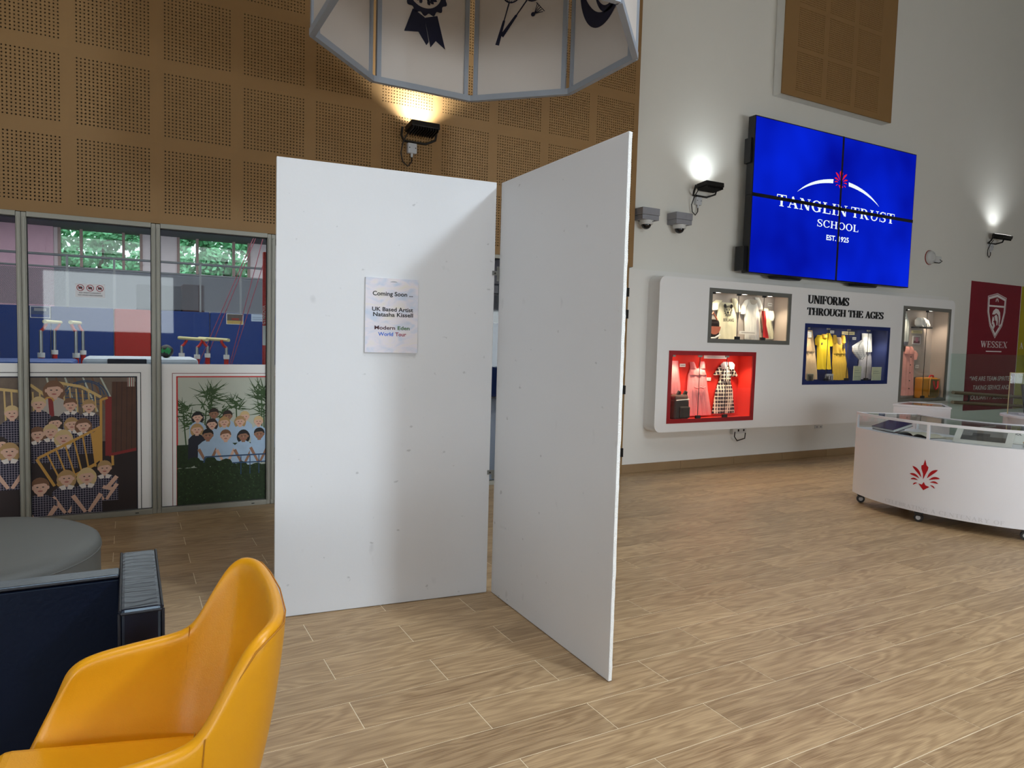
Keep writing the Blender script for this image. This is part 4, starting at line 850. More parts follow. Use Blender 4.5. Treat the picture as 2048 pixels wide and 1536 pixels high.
for txt, xa, xb, z, h in (('TANGLIN', 7.19, 8.56, 3.302, 0.145), ('TRUST', 8.64, 9.597, 3.312, 0.138), ('SCHOOL', 7.97, 8.82, 3.122, 0.094)):
    b = MB()
    for ch, ps in serif_layout(txt, xa-ox, xb-ox, z-oz, h, 0.10):
        for p in ps: b.poly(p, YS)
    b.build('screen_lettering', m_tw, vw)
link('screen_lettering', text_mesh('EST. 1925', m_tw, 0.068, 0.46, 0.025), vw, (8.397-ox, YS, 2.963-oz))
bz = MB(); bz.box(XM-ox-0.018, XM-ox+0.018, -0.2345, -0.2335, 0.002, Z1-oz-0.002); bz.box(X0-ox, X1-ox, -0.2345, -0.2335, ZM-oz-0.022, ZM-oz+0.022); bz.build('screen_bezel', m_bez, vw)
# ================================================================== UNIFORM DISPLAY CABINET
CF, CB = -0.2, 0.05
CX0, CX1, CZ0, CZ1 = 5.33, 11.2, 0.49, 2.3
m_cab = mat('cabinet_white', srgb(236, 234, 232), 0.5, var=0.012, scale=2)
CASES = [('red', 5.507, 6.927, 0.59, 1.447, srgb(150, 12, 22), srgb(226, 40, 22), (1.0, 0.80, 0.56), 20),
         ('grey', 6.096, 7.521, 1.55, 2.207, srgb(104, 104, 98), srgb(190, 178, 168), (1.0, 0.84, 0.60), 19),
         ('blue', 7.808, 9.612, 1.03, 1.841, srgb(14, 34, 96), srgb(26, 40, 96), (1.0, 0.92, 0.72), 22),
         ('tall grey', 9.90, 11.10, 0.758, 2.167, srgb(112, 110, 104), srgb(176, 164, 154), (1.0, 0.82, 0.64), 16)]
cab = thing('display_cabinet', 'long white wall cabinet with rounded corners and four lit uniform cases', 'display cabinet', (0, 0, 0))
rc = 0.09
xs = sorted(set([CX0, CX0+rc, CX1-rc, CX1] + [c[1] for c in CASES] + [c[2] for c in CASES])); zs = sorted(set([CZ0, CZ0+rc, CZ1] + [c[3] for c in CASES] + [c[4] for c in CASES] + [2.21]))
b = MB()
for i in range(len(xs)-1):
    for j in range(len(zs)-1):
        a0, a1, c0, c1 = xs[i], xs[i+1], zs[j], zs[j+1]
        if any(a0 >= c[1]-1e-6 and a1 <= c[2]+1e-6 and c0 >= c[3]-1e-6 and c1 <= c[4]+1e-6 for c in CASES): continue
        if i in (0, len(xs)-2) and (j == 0 or j == len(zs)-2): continue
        b.add([(a0, CF, c0), (a1, CF, c0), (a1, CF, c1), (a0, CF, c1)], [(0, 1, 2, 3)])
out = []
for cx, cz, a0, zr in ((CX0+rc, CZ0+rc, pi, rc), (CX1-rc, CZ0+rc, 1.5*pi, rc), (CX1-rc, 2.21, 0, 0.09), (CX0+rc, 2.21, 0.5*pi, 0.09)):
    arc = [(cx+rc*cos(a0+pi/2*k/8), cz+zr*sin(a0+pi/2*k/8)) for k in range(9)]
    out += arc; b.poly([(cx, cz)]+arc, CF)
n = len(out); b.add([(p[0], CF, p[1]) for p in out]+[(p[0], 0.0, p[1]) for p in out], [(i, i+n, (i+1) % n+n, (i+1) % n) for i in range(n)])
b.build('cabinet_shell', m_cab, cab)
m_cg = glass('case_glass', (0.97, 0.98, 0.98), 0.03); m_seam = mat('glass_seam', srgb(60, 58, 54), 0.4); m_clip = mat('clip_dark', (0.02, 0.02, 0.022), 0.4); m_down = emat('downlight', (1.0, 0.93, 0.8), 14.0)
def case(kind, x0, x1, z0, z1, fc, ic, lc, pw):
    fm = mat('case_frame_'+kind, fc, 0.45); lm = mat('case_liner_'+kind, ic, 0.7, var=0.03)
    w = 0.05; b = MB()
    for q in ((x0, x1, z0, z0+w), (x0, x1, z1-w, z1), (x0, x0+w, z0+w, z1-w), (x1-w, x1, z0+w, z1-w)): b.box(q[0], q[1], CF-0.006, CF+0.012, q[2], q[3])
    b.build('case_frame', fm, cab)['label'] = kind+' frame of a lit case'
    a0, a1, c0, c1 = x0+0.03, x1-0.03, z0+0.03, z1-0.03
    b = MB(); V = [(a0, CB, c0), (a1, CB, c0), (a1, CB, c1), (a0, CB, c1), (a0, CF+0.012, c0), (a1, CF+0.012, c0), (a1, CF+0.012, c1), (a0, CF+0.012, c1)]
    b.add(V, [(0, 1, 2, 3), (0, 4, 5, 1), (3, 2, 6, 7), (0, 3, 7, 4), (1, 5, 6, 2)]); ln = b.build('case_liner', lm, cab); ln['label'] = kind+' lined inside of a lit case'
    n = 4 if x1-x0 > 1.6 else (2 if x1-x0 < 1.3 else 3)
    for k in range(n):
        cx = a0+(a1-a0)*(k+0.5)/n
        d = MB().lathe([(0.05, 0.0), (0.05, 0.008)], 18, (cx, -0.11)); d = d.build('downlight', m_down, ln, (0, 0, c1-0.010))
        l = bpy.data.lights.new('case_spot', 'SPOT'); l.energy = pw/n*2.2; l.color = lc; l.spot_size = radians(125); l.spot_blend = 0.7; l.shadow_soft_size = 0.04
        o = bpy.data.objects.new('case_spot', l); COL.objects.link(o); o.parent = ln; o.location = (cx, -0.115, c1-0.03); o.rotation_euler = (radians(-7), 0, 0)
    g0, g1 = x0+w, x1-w; np_ = 3 if kind in ('red', 'grey') else (4 if kind == 'blue' else 2)
    for k in range(np_):
        p0 = g0+(g1-g0)*k/np_; p1 = g0+(g1-g0)*(k+1)/np_
        gp = MB().box(p0+0.0015, p1-0.0015, CF+0.002, CF+0.008, z0+w, z1-w).build('glass_pane', m_cg, cab)
        if k:
            MB().box(p0-0.0015, p0+0.0015, CF+0.001, CF+0.009, z0+w, z1-w).build('glass_edge', m_seam, gp)
            MB().box(p0-0.035, p0+0.035, CF-0.012, CF+0.014, z0+w, z0+w+0.035).build('glass_clip', m_clip, gp)
        MB().box(p0+0.01 if k == 0 else p0-0.03, p0+0.05 if k == 0 else p0+0.03, CF-0.004, CF+0.012, z1-w-0.022, z1-w).build('glass_clip', m_alu if kind in ('red', 'blue') else m_clip, gp)
for c in CASES: case(*c)
for txt, xa, xb, z, h in (('UNIFORMS', 7.83, 8.66, 2.105, 0.108), ('THROUGH THE AGES', 7.83, 9.43, 1.953, 0.096)):
    for ch, ps in serif_layout(txt, xa, xb, z, h, 0.02):
        b = MB()
        for p in ps: b.prism(p, CF-0.014, CF-0.0005)
        b.build('letter', ik, cab)
def socket(label, x0, x1, z0, z1, cable=False):
    t = thing('wall_socket', label, 'socket', ((x0+x1)/2, 0.0, z0), group='sockets under the cabinet'); w = (x1-x0)/2; h = z1-z0
    pl_ = bevel(MB().box(-w, w, -0.012, -0.0005, 0, h).build('faceplate', m_cw, t), 0.003)
    for q in (-0.5, 0.5): MB().box(q*w-0.012, q*w+0.012, -0.0135, -0.012, h*0.3, h*0.65).build('switch', m_hinge if cable else m_cbox, pl_)
    if cable:
        bevel(MB().box(-w-0.09, -w-0.02, -0.05, -0.0005, 0.0, h).build('plug', m_cw, t), 0.006)
        MB().tube([(-w-0.055, -0.05, 0.03), (-w-0.07, -0.06, -0.03), (-w-0.02, -0.06, -0.085), (w*0.2, -0.06, -0.06), (w*0.4, -0.05, 0.01)], 0.007, 8).build('cable', m_blk, t)
socket('white double socket with a plug and looped black cable under the red case', 6.84, 7.03, 0.395, 0.478, True)
socket('plain white socket low on the wall near the curved counter', 8.36, 8.52, 0.40, 0.45)

# ------------------------------------------------------------------ garments in the cases
GY = 0.035     # plane the clothes hang against (the case back is at 0.05)
def drape(rows, nx=18, puff=0.03, fold=0.006, nf=5, ph=0.0, back=0.012):
    """rows: [(z, x_left, x_right)] top to bottom -> closed, softly puffed and folded cloth piece; local y 0 = back"""
    fine = []
    for (z0, l0, r0_), (z1, l1, r1) in zip(rows[:-1], rows[1:]):
        m = max(2, int(abs(z0-z1)/0.025))
        for k in range(m): t = k/m; fine.append((z0+(z1-z0)*t, l0+(l1-l0)*t, r0_+(r1-r0_)*t))
    fine.append(rows[-1]); b = MB(); N = len(fine); vs = []
    for i, (z, l, r) in enumerate(fine):
        d = i/(N-1)
        for k in range(nx+1):
            u = k/nx*2-1; y = -puff*(max(0, 1-u*u)**0.5)*min(1, 0.35+2*d) - fold*(0.3+d)*sin(nf*pi*u+ph+1.3*sin(3*d+ph)) - back*0.3
            vs.append((l+(r-l)*k/nx, min(y, -0.002), z+0.004*sin(nf*pi*u+ph) if i == N-1 else z))
    o = len(vs)
    for i, (z, l, r) in enumerate(fine): vs += [(l, 0, z), (r, 0, z)]
    fs = [(i*(nx+1)+k, (i+1)*(nx+1)+k, (i+1)*(nx+1)+k+1, i*(nx+1)+k+1) for i in range(N-1) for k in range(nx)]
    for i in range(N-1):
        fs += [(o+2*i, o+2*i+2, (i+1)*(nx+1), i*(nx+1)), (i*(nx+1)+nx, (i+1)*(nx+1)+nx, o+2*i+3, o+2*i+1), (o+2*i, o+2*i+1, o+2*i+3, o+2*i+2)]
    b.add(vs, fs, True); return b
def garment(name, label, cat, parts, grp, y=GY):
    xs = [r[1] for p in parts for r in p[1]]; zs = [r[0] for p in parts for r in p[1]]
    cx = (min(xs)+max([r[2] for p in parts for r in p[1]]))/2; z0 = min(zs)
    t = thing(name, label, cat, (cx, y, z0), group=grp)
    for pn, rows, m, kw in parts:
        kw = dict(kw); dy = kw.pop('dy', 0.0)
        drape([(z-z0, l-cx, r-cx) for z, l, r in rows], **kw).build(pn, m, t, (0, dy, 0))
    return t, cx, z0
def flat(t, pn, pts, m, dy, cx, z0, th=0.004): return MB().prism([(x-cx, z-z0) for x, z in pts], dy-th, dy).build(pn, m, t)
def card(label, x0, x1, z0, z1, y=0.048, lines=1, col=(236, 230, 222), grp='caption cards in the cases'):
    t = thing('caption_card', label, 'card', ((x0+x1)/2, y, z0), group=grp); w = (x1-x0)/2; h = z1-z0
    MB().box(-w, w, -0.006, 0.0, 0, h).build('card_sheet', mat('card_%d' % col[0], srgb(*col), 0.6), t)
    b = MB()
    for k in range(lines):
        zc = h*(k+1)/(lines+1); b.poly(R(-w*0.75, zc-h*0.07, w*0.75, zc+h*0.07), -0.0064)
    b.build('printed_line', mat('card_ink', srgb(120, 112, 108), 0.6), t); return t
gp = mat('cloth_pink', srgb(236, 140, 140), 0.85, var=0.1, scale=30, bump=0.3, bscale=90); gtan = mat('cloth_tan', srgb(214, 180, 140), 0.85, var=0.12, scale=20); gy = mat('cloth_yellow', srgb(240, 200, 30), 0.85, var=0.1, scale=20)
gw_ = mat('cloth_cream', srgb(236, 228, 196), 0.85, var=0.06, scale=20); gwh = mat('cloth_white', srgb(240, 236, 228), 0.85, var=0.06, scale=20); gdk = mat('bag_brown', srgb(66, 56, 48), 0.8, var=0.2, scale=40)
gpl = plaid('cloth_plaid', srgb(150, 128, 110), srgb(244, 232, 206), srgb(52, 36, 44), 24.0, 22.0, 0.24); ggy = mat('cloth_silver', srgb(186, 180, 186), 0.8, var=0.2, scale=40); gyd = mat('cloth_ochre', srgb(222, 176, 60), 0.85, var=0.14, scale=26); gck = plaid('cloth_check', srgb(220, 214, 216), srgb(245, 242, 240), srgb(130, 126, 136), 70.0, 70.0, 0.25)
gred = mat('cloth_red', srgb(206, 40, 44), 0.8, var=0.15, scale=20); grs = mat('cloth_rose_shirt', srgb(226, 158, 146), 0.85, var=0.08, scale=20); ggr = mat('cloth_grey_green', srgb(150, 156, 152), 0.85, var=0.12, scale=14)
# red case
RG, GG, BG, TG = 'uniforms in the red case', 'uniforms in the grey case', 'uniforms in the blue case', 'uniforms in the tall grey case'
garment('uniform_dress', 'pink sleeveless top at the left edge of the red case, above the backpack', 'dress', [('bodice', [(1.32, 5.69, 5.86), (1.2, 5.70, 5.875), (1.0, 5.68, 5.91), (0.92, 5.68, 5.91)], gp, {'nf': 4})], RG)
t, cx, z0 = garment('uniform_dress', 'pink sleeveless pinafore dress in the middle of the red case', 'dress', [('bodice', [(1.23, 6.06, 6.3), (1.15, 6.03, 6.33)], gp, {'nf': 3}), ('skirt', [(1.15, 6.03, 6.33), (0.95, 6.02, 6.36), (0.645, 6.0, 6.44)], gp, {'nf': 6, 'fold': 0.012}),
     ('shoulder_strap', [(1.31, 6.05, 6.12), (1.23, 6.06, 6.15)], gp, {'nx': 6, 'nf': 1}), ('shoulder_strap', [(1.315, 6.22, 6.29), (1.23, 6.2, 6.3)], gp, {'nx': 6, 'nf': 1})], RG)
MB().tube([(6.1-cx, -0.045, 1.0-z0), (6.15-cx, -0.06, 0.985-z0), (6.19-cx, -0.06, 1.0-z0), (6.24-cx, -0.06, 0.985-z0), (6.28-cx, -0.045, 1.0-z0)], 0.009, 6).build('bow', gp, t)
t, cx, z0 = garment('uniform_dress', 'brown and cream plaid dress with a white collar in the red case', 'dress', [('bodice', [(1.27, 6.56, 6.74), (1.17, 6.55, 6.76), (1.07, 6.56, 6.74)], gpl, {'nf': 3}), ('skirt', [(1.08, 6.55, 6.75), (0.95, 6.5, 6.79), (0.66, 6.45, 6.84)], gpl, {'nf': 7, 'fold': 0.012}),
     ('sleeve', [(1.27, 6.55, 6.62), (1.2, 6.49, 6.6), (1.15, 6.45, 6.55)], gpl, {'nx': 8, 'nf': 1}), ('sleeve', [(1.27, 6.68, 6.76), (1.2, 6.71, 6.82), (1.13, 6.77, 6.87)], gpl, {'nx': 8, 'nf': 1}),
     ('collar', [(1.315, 6.58, 6.65), (1.28, 6.535, 6.65), (1.225, 6.57, 6.62)], gwh, {'nx': 8, 'nf': 1, 'dy': -0.032}), ('collar', [(1.315, 6.67, 6.73), (1.28, 6.67, 6.775), (1.225, 6.69, 6.75)], gwh, {'nx': 8, 'nf': 1, 'dy': -0.032})], RG)
bp_ = thing('backpack', 'dark brown school backpack at the bottom left of the red case', 'bag', (5.79, -0.095, 0.622), group=RG)
bevel(MB().box(-0.115, 0.115, -0.06, 0.06, 0.0, 0.24).build('bag_body', gdk, bp_), 0.03, 3); bevel(MB().box(-0.05, 0.105, -0.085, -0.055, 0.02, 0.16).build('front_pocket', gdk, bp_), 0.015, 2)
bevel(MB().box(-0.11, 0.1, -0.055, 0.05, 0.235, 0.30).build('flap', mat('bag_check', srgb(110, 84, 72), 0.8, var=0.3, scale=60), bp_), 0.025, 2)
for q in (-0.06, 0.04): MB().tube([(q, -0.02, 0.29), (q+0.02, -0.03, 0.34), (q+0.05, -0.02, 0.33), (q+0.06, 0, 0.29)], 0.014, 8).build('carry_strap', gdk, bp_)
MB().tube([(-0.1, -0.06, 0.235), (0.1, -0.06, 0.245)], 0.006, 6).build('zip', gwh, bp_)
card('small caption card beside the pink sleeveless top', 5.9, 5.99, 1.245, 1.285); card('small caption card between the pinafore and the plaid dress', 6.35, 6.42, 1.075, 1.115); card('wide caption strip at the top of the red case', 6.29, 6.68, 1.352, 1.392)
# grey case
t, cx, z0 = garment('uniform_shirt', 'cream T-shirt with a bear print, left in the grey case', 'shirt', [('shirt_body', [(2.06, 6.45, 6.78), (1.95, 6.46, 6.79), (1.6, 6.47, 6.81)], gw_, {'nf': 4, 'fold': 0.005, 'puff': 0.02}), ('sleeve', [(2.085, 6.43, 6.55), (2.03, 6.34, 6.5), (1.96, 6.34, 6.47)], gw_, {'nx': 8, 'nf': 1, 'dy': -0.004}), ('sleeve', [(2.12, 6.7, 6.78), (2.03, 6.72, 6.84), (1.95, 6.76, 6.86)], gw_, {'nx': 8, 'nf': 1, 'dy': -0.004})], GG)
b = MB(); rr = random.Random(5); bx, bz_ = 6.605-cx, 1.955-z0; YP = -0.047
for ex in (-1, 1): b.poly(ell(bx+ex*0.055, bz_+0.06, 0.024, 0.026, 10), YP)
for k in range(46):
    an = 2*pi*k/46; r_ = 0.068+rr.uniform(-0.008, 0.01); b.poly(seg(bx+r_*cos(an), bz_+r_*sin(an), bx+(r_-0.022)*cos(an+0.1), bz_+(r_-0.022)*sin(an+0.1), 0.006), YP)
for ex in (-1, 1): b.poly(ell(bx+ex*0.026, bz_+0.014, 0.011, 0.009, 8), YP-0.0005)
b.poly(ell(bx, bz_-0.022, 0.018, 0.013, 10), YP-0.0005); b.poly(seg(bx-0.03, bz_-0.045, bx+0.03, bz_-0.045, 0.006), YP-0.0005)
b.build('printed_bear', ik, t); link('lettering', text_mesh('BERUANG', ik, 0.04, 0.18, 0.015), t, (6.62-cx, YP-0.001, 1.822-z0))
t, cx, z0 = garment('uniform_shirt', 'plain white round-neck T-shirt in the middle of the grey case', 'shirt', [('shirt_body', [(2.12, 6.97, 7.17), (1.98, 6.92, 7.2), (1.75, 6.95, 7.22), (1.605, 6.96, 7.22)], gwh, {'nf': 6, 'fold': 0.010}), ('sleeve', [(2.11, 6.94, 7.02), (2.02, 6.87, 6.97), (1.93, 6.87, 6.94)], gwh, {'nx': 8, 'nf': 1}), ('sleeve', [(2.15, 7.11, 7.19), (2.05, 7.14, 7.25), (2.0, 7.16, 7.25)], gwh, {'nx': 8, 'nf': 1})], GG)
MB().prism(ell(7.065-cx, 2.115-z0, 0.065, 0.06, 14, pi, 2*pi), -0.036, -0.03).build('neck_opening', mat('cloth_neck', srgb(196, 186, 172), 0.9), t)
garment('sash', 'narrow red sash hanging beside the white T-shirt in the grey case', 'sash', [('sash_cloth', [(1.98, 7.17, 7.23), (1.8, 7.19, 7.24), (1.63, 7.22, 7.3)], gred, {'nx': 8, 'nf': 3})], GG, -0.04)
t, cx, z0 = garment('uniform_shirt', 'crumpled white top with a bag, right in the grey case', 'shirt', [('shirt_body', [(2.02, 7.28, 7.36), (1.9, 7.25, 7.42), (1.72, 7.28, 7.47), (1.62, 7.36, 7.46)], gw_, {'nf': 5, 'fold': 0.014}), ('folded_sleeve', [(1.99, 7.37, 7.45), (1.9, 7.36, 7.47), (1.86, 7.38, 7.44)], gwh, {'nx': 8, 'nf': 2, 'dy': -0.02})], GG)
sb_ = thing('sports_bag', 'black and coral sports bag at the left end of the grey case', 'bag', (6.31, -0.02, 1.582), group=GG)
bevel(MB().box(-0.12, 0.12, -0.06, 0.05, 0.0, 0.26).build('bag_body', mat('bag_black', srgb(40, 26, 26), 0.7), sb_), 0.05, 3); MB().prism(ell(0.01, 0.17, 0.1, 0.1, 14, pi, 2*pi), -0.066, -0.058).build('coral_panel', mat('bag_coral', srgb(226, 130, 100), 0.7), sb_)
MB().tube([(-0.12, -0.062, 0.02), (0.02, -0.068, 0.03), (0.1, -0.066, 0.07)], 0.012, 8).build('white_piping', gwh, sb_); MB().tube([(-0.08, -0.04, 0.25), (-0.02, -0.06, 0.34), (0.06, -0.05, 0.25)], 0.01, 8).build('carry_strap', mat('bag_coral', (1, 1, 1)), sb_)
card('small caption card at the right of the grey case', 7.37, 7.45, 2.05, 2.095); card('long caption strip across the middle of the grey case', 6.81, 7.13, 1.67, 1.712, -0.01)
# blue case
garment('uniform_dress', 'tan belted dress with chevron neckline, left in the blue case', 'dress', [('bodice', [(1.76, 8.08, 8.25), (1.64, 8.07, 8.28), (1.47, 8.09, 8.32)], gtan, {'nf': 3, 'fold': 0.010}), ('skirt', [(1.47, 8.1, 8.33), (1.3, 8.1, 8.36), (1.085, 8.13, 8.40)], gtan, {'nf': 6, 'fold': 0.012}), ('neck_scarf', [(1.74, 8.1, 8.22), (1.66, 8.14, 8.19)], gwh, {'nx': 6, 'nf': 1, 'dy': -0.02})], BG)
t, cx, z0 = garment('uniform_shirt', 'bright yellow polo shirt in the blue case', 'shirt', [('shirt_body', [(1.70, 8.38, 8.6), (1.6, 8.36, 8.62), (1.225, 8.39, 8.68)], gy, {'nf': 3, 'fold': 0.005}), ('sleeve', [(1.7, 8.36, 8.45), (1.64, 8.31, 8.42), (1.56, 8.33, 8.40)], gy, {'nx': 8, 'nf': 1}), ('sleeve', [(1.73, 8.55, 8.62), (1.65, 8.57, 8.67), (1.55, 8.6, 8.68)], gy, {'nx': 8, 'nf': 1}), ('collar', [(1.715, 8.43, 8.55), (1.665, 8.45, 8.53)], gyd, {'nx': 8, 'nf': 1, 'dy': -0.012})], BG)
MB().prism(ell(8.43-cx, 1.58-z0, 0.014, 0.018, 8), -0.032, -0.024).build('crest_badge', gdk, t)
t, cx, z0 = garment('uniform_dress', 'ochre yellow pinafore dress with straps in the blue case', 'dress', [('bodice', [(1.6, 8.69, 8.95), (1.45, 8.7, 8.97)], gyd, {'nf': 3}), ('skirt', [(1.45, 8.7, 8.97), (1.3, 8.7, 9.01), (1.075, 8.73, 9.07)], gyd, {'nf': 6, 'fold': 0.012}), ('shoulder_strap', [(1.71, 8.69, 8.75), (1.6, 8.69, 8.77)], gyd, {'nx': 6, 'nf': 1}), ('shoulder_strap', [(1.71, 8.87, 8.94), (1.6, 8.86, 8.95)], gyd, {'nx': 6, 'nf': 1}), ('front_bib', [(1.68, 8.75, 8.87), (1.58, 8.76, 8.87)], gtan, {'nx': 6, 'nf': 1, 'dy': 0.004})], BG)
MB().prism(R(8.87-cx, 1.52-z0, 8.91-cx, 1.58-z0), -0.04, -0.03).build('dark_badge', gdk, t)
garment('uniform_shirt', 'small checked blouse folded sideways in the blue case', 'shirt', [('blouse_body', [(1.65, 9.22, 9.27), (1.56, 9.02, 9.3), (1.48, 9.03, 9.32), (1.42, 9.1, 9.33), (1.37, 9.18, 9.26)], gck, {'nf': 4, 'fold': 0.008})], BG, -0.035)
garment('uniform_dress', 'silver grey summer dress with white bodice, right in the blue case', 'dress', [('bodice', [(1.75, 9.31, 9.53), (1.65, 9.32, 9.54), (1.48, 9.33, 9.55)], gwh, {'nf': 3, 'dy': -0.006}), ('skirt', [(1.48, 9.31, 9.555), (1.3, 9.28, 9.565), (1.085, 9.25, 9.56)], ggy, {'nf': 7, 'fold': 0.013})], BG)
card('small caption card above the ochre dress', 8.64, 8.72, 1.73, 1.77); card('wide yellowish caption strip at the top of the blue case', 8.89, 9.17, 1.72, 1.765, col=(232, 216, 160)); card('small caption card above the checked blouse', 9.13, 9.21, 1.65, 1.69)
picture('old_photograph', 'small old photograph at the bottom left corner of the blue case', 'photo', 8.02, 8.15, -0.1, 1.062, 1.17, [(0.05, 0.06, 0.95, 0.94, (120, 108, 84)), (0.3, 0.1, 0.7, 0.7, (60, 50, 40))], (210, 200, 170))
picture('old_photograph', 'small black and white photograph below the yellow polo shirt', 'photo', 8.45, 8.61, -0.06, 1.062, 1.165, [(0.05, 0.06, 0.95, 0.94, (80, 76, 74)), (0.05, 0.7, 0.95, 0.94, (170, 166, 164)), (0.4, 0.3, 0.55, 0.7, (190, 180, 176)), (0.7, 0.2, 0.85, 0.65, (170, 160, 156))])
picture('paper_document', 'pale green typed paper left of the silver grey dress hem', 'document', 8.96, 9.13, -0.12, 1.062, 1.28, [(0.12, 0.55, 0.85, 0.58, (150, 156, 130)), (0.12, 0.7, 0.7, 0.73, (150, 156, 130)), (0.12, 0.3, 0.85, 0.33, (160, 166, 140))], (206, 208, 172))
picture('paper_document', 'pale green typed paper in front of the silver grey dress hem', 'document', 9.33, 9.54, -0.15, 1.062, 1.27, [(0.12, 0.55, 0.85, 0.58, (150, 156, 130)), (0.12, 0.7, 0.7, 0.73, (150, 156, 130))], (206, 208, 172))
# tall case
garment('uniform_jacket', 'grey-green jacket hanging at the left edge of the tall grey case', 'jacket', [('jacket_body', [(2.1, 10.22, 10.34), (1.9, 10.18, 10.44), (1.65, 10.2, 10.43)], ggr, {'nf': 4, 'fold': 0.01}), ('hem_band', [(1.66, 10.2, 10.44), (1.6, 10.19, 10.4)], mat('cloth_slate', srgb(70, 72, 84), 0.8), {'nf': 3, 'dy': -0.004})], TG)
cp = thing('sun_hat', 'pale grey crumpled hat on a dark stand at the top of the tall grey case', 'hat', (10.66, -0.02, 1.885), group=TG)
smooth(drape([(0.14, -0.12, 0.04), (0.10, -0.18, 0.12), (0.03, -0.18, 0.18), (0.0, -0.13, 0.16)], 16, 0.06, 0.012, 3).build('hat_cloth', gwh, cp)); MB().box(-0.17, 0.17, -0.07, 0.055, -0.025, -0.002).build('stand', m_clip, cp)
t, cx, z0 = garment('uniform_dress', 'long pink buttoned shirt dress in the tall grey case', 'dress', [('dress_body', [(1.5, 10.27, 10.6), (1.3, 10.23, 10.6), (0.83, 10.24, 10.63)], grs, {'nf': 5, 'fold': 0.009, 'puff': 0.04}), ('sleeve', [(1.52, 10.54, 10.64), (1.46, 10.58, 10.7), (1.38, 10.58, 10.64)], grs, {'nx': 8, 'nf': 1}), ('collar', [(1.58, 10.35, 10.44), (1.47, 10.33, 10.43)], grs, {'nx': 8, 'nf': 1, 'dy': -0.022}), ('collar', [(1.58, 10.46, 10.5), (1.47, 10.46, 10.56)], grs, {'nx': 8, 'nf': 1, 'dy': -0.022})], TG)
for k in range(5): MB().tube([(10.44-cx, -0.062, 1.42-0.12*k-z0), (10.44-cx, -0.052, 1.42-0.12*k-z0)], 0.008, 8).build('button', gdk, t)
sc = thing('school_case', 'old orange school satchel with a red tied ribbon in the tall grey case', 'satchel', (10.93, -0.04, 0.79), group=TG)
m_or = mat('satchel_orange', srgb(206, 140, 44), 0.5, var=0.15, scale=10); m_olv = mat('satchel_olive', srgb(118, 96, 52), 0.5, var=0.2, scale=12)
bevel(MB().box(-0.28, 0.12, -0.06, 0.07, 0.0, 0.32).build('satchel_body', m_or, sc), 0.02, 2); bevel(MB().box(-0.12, 0.12, -0.085, -0.055, 0.02, 0.30).build('front_flap', m_olv, sc), 0.02, 2)
MB().tube([(-0.12, -0.075, 0.05), (-0.12, -0.08, 0.3), (0.12, -0.08, 0.3), (0.12, -0.075, 0.05)], 0.008, 8).build('edge_piping', m_or, sc); MB().tube([(-0.06, -0.02, 0.31), (-0.03, -0.02, 0.35), (0.04, -0.02, 0.35), (0.06, -0.02, 0.31)], 0.012, 8).build('handle', gred, sc)
MB().tube([(-0.05, -0.09, 0.27), (-0.03, -0.1, 0.17), (0.0, -0.1, 0.14), (0.05, -0.1, 0.17), (0.07, -0.09, 0.27)], 0.012, 8).build('ribbon', gred, sc)
card('yellowish caption strip under the hat in the tall grey case', 10.53, 10.79, 1.785, 1.83, col=(232, 216, 160)); card('small caption card right of the pink shirt dress', 10.67, 10.76, 1.25, 1.30)
picture('old_photograph', 'small framed photograph below the hat in the tall grey case', 'photo', 10.56, 10.76, 0.047, 1.62, 1.745, [(0.08, 0.08, 0.92, 0.92, (170, 150, 146)), (0.1, 0.1, 0.9, 0.4, (110, 60, 70)), (0.35, 0.3, 0.65, 0.8, (200, 130, 150))])

# ================================================================== BANNERS
def banner(name, label, x0, x1, z0, z1, col):
    t = thing(name, label, 'banner', ((x0+x1)/2, 0.058, z0), group='house banners on the white wall'); w = (x1-x0)/2
    MB().box(-w, w, -0.006, 0.0, 0, z1-z0).build('banner_sheet', mat('banner_%d' % col[0], srgb(*col), 0.65, var=0.08, scale=2), t); return t
rb = banner('house_banner', 'dark red house banner with a helmet shield on the wall by the glass balustrade', 12.07, 13.6, 0.55, 2.68, (128, 14, 36))
bx = lambda x: x*1.009-12.835+0.0; BZ = 0.55; YB = -0.0072
SH = [(12.74, 2.52), (13.03, 2.451), (13.02, 2.2), (12.95, 1.97), (12.75, 1.76), (12.56, 1.97), (12.47, 2.2), (12.458, 2.46)]
C_ = (12.745, 2.2)
shr = lambda f: [((C_[0]+(p[0]-C_[0])*f)*1.009-12.835, C_[1]+(p[1]-C_[1])*f-BZ) for p in SH]
b = MB(); o1, o2, i1, i2 = shr(1.0), shr(0.965), shr(0.93), shr(0.80); ns_ = len(SH)
for a, c in ((o1, o2), (i1, i2)):
    for k in range(ns_): q = (k+1) % ns_; b.poly([a[k], a[q], c[q], c[k]], YB)
P_ = lambda x, z: (x*1.009-12.835, z-BZ)
b.poly([P_(12.52, 2.315), P_(12.98, 2.315), P_(12.98, 2.285), P_(12.52, 2.285)], YB)
for k in range(9): an = pi/2+(k-4)*0.42; b.poly(seg(*P_(12.745+0.02*cos(an), 2.385+0.02*sin(an)), *P_(12.745+0.055*cos(an), 2.385+0.06*sin(an)), 0.014, 0.004), YB)
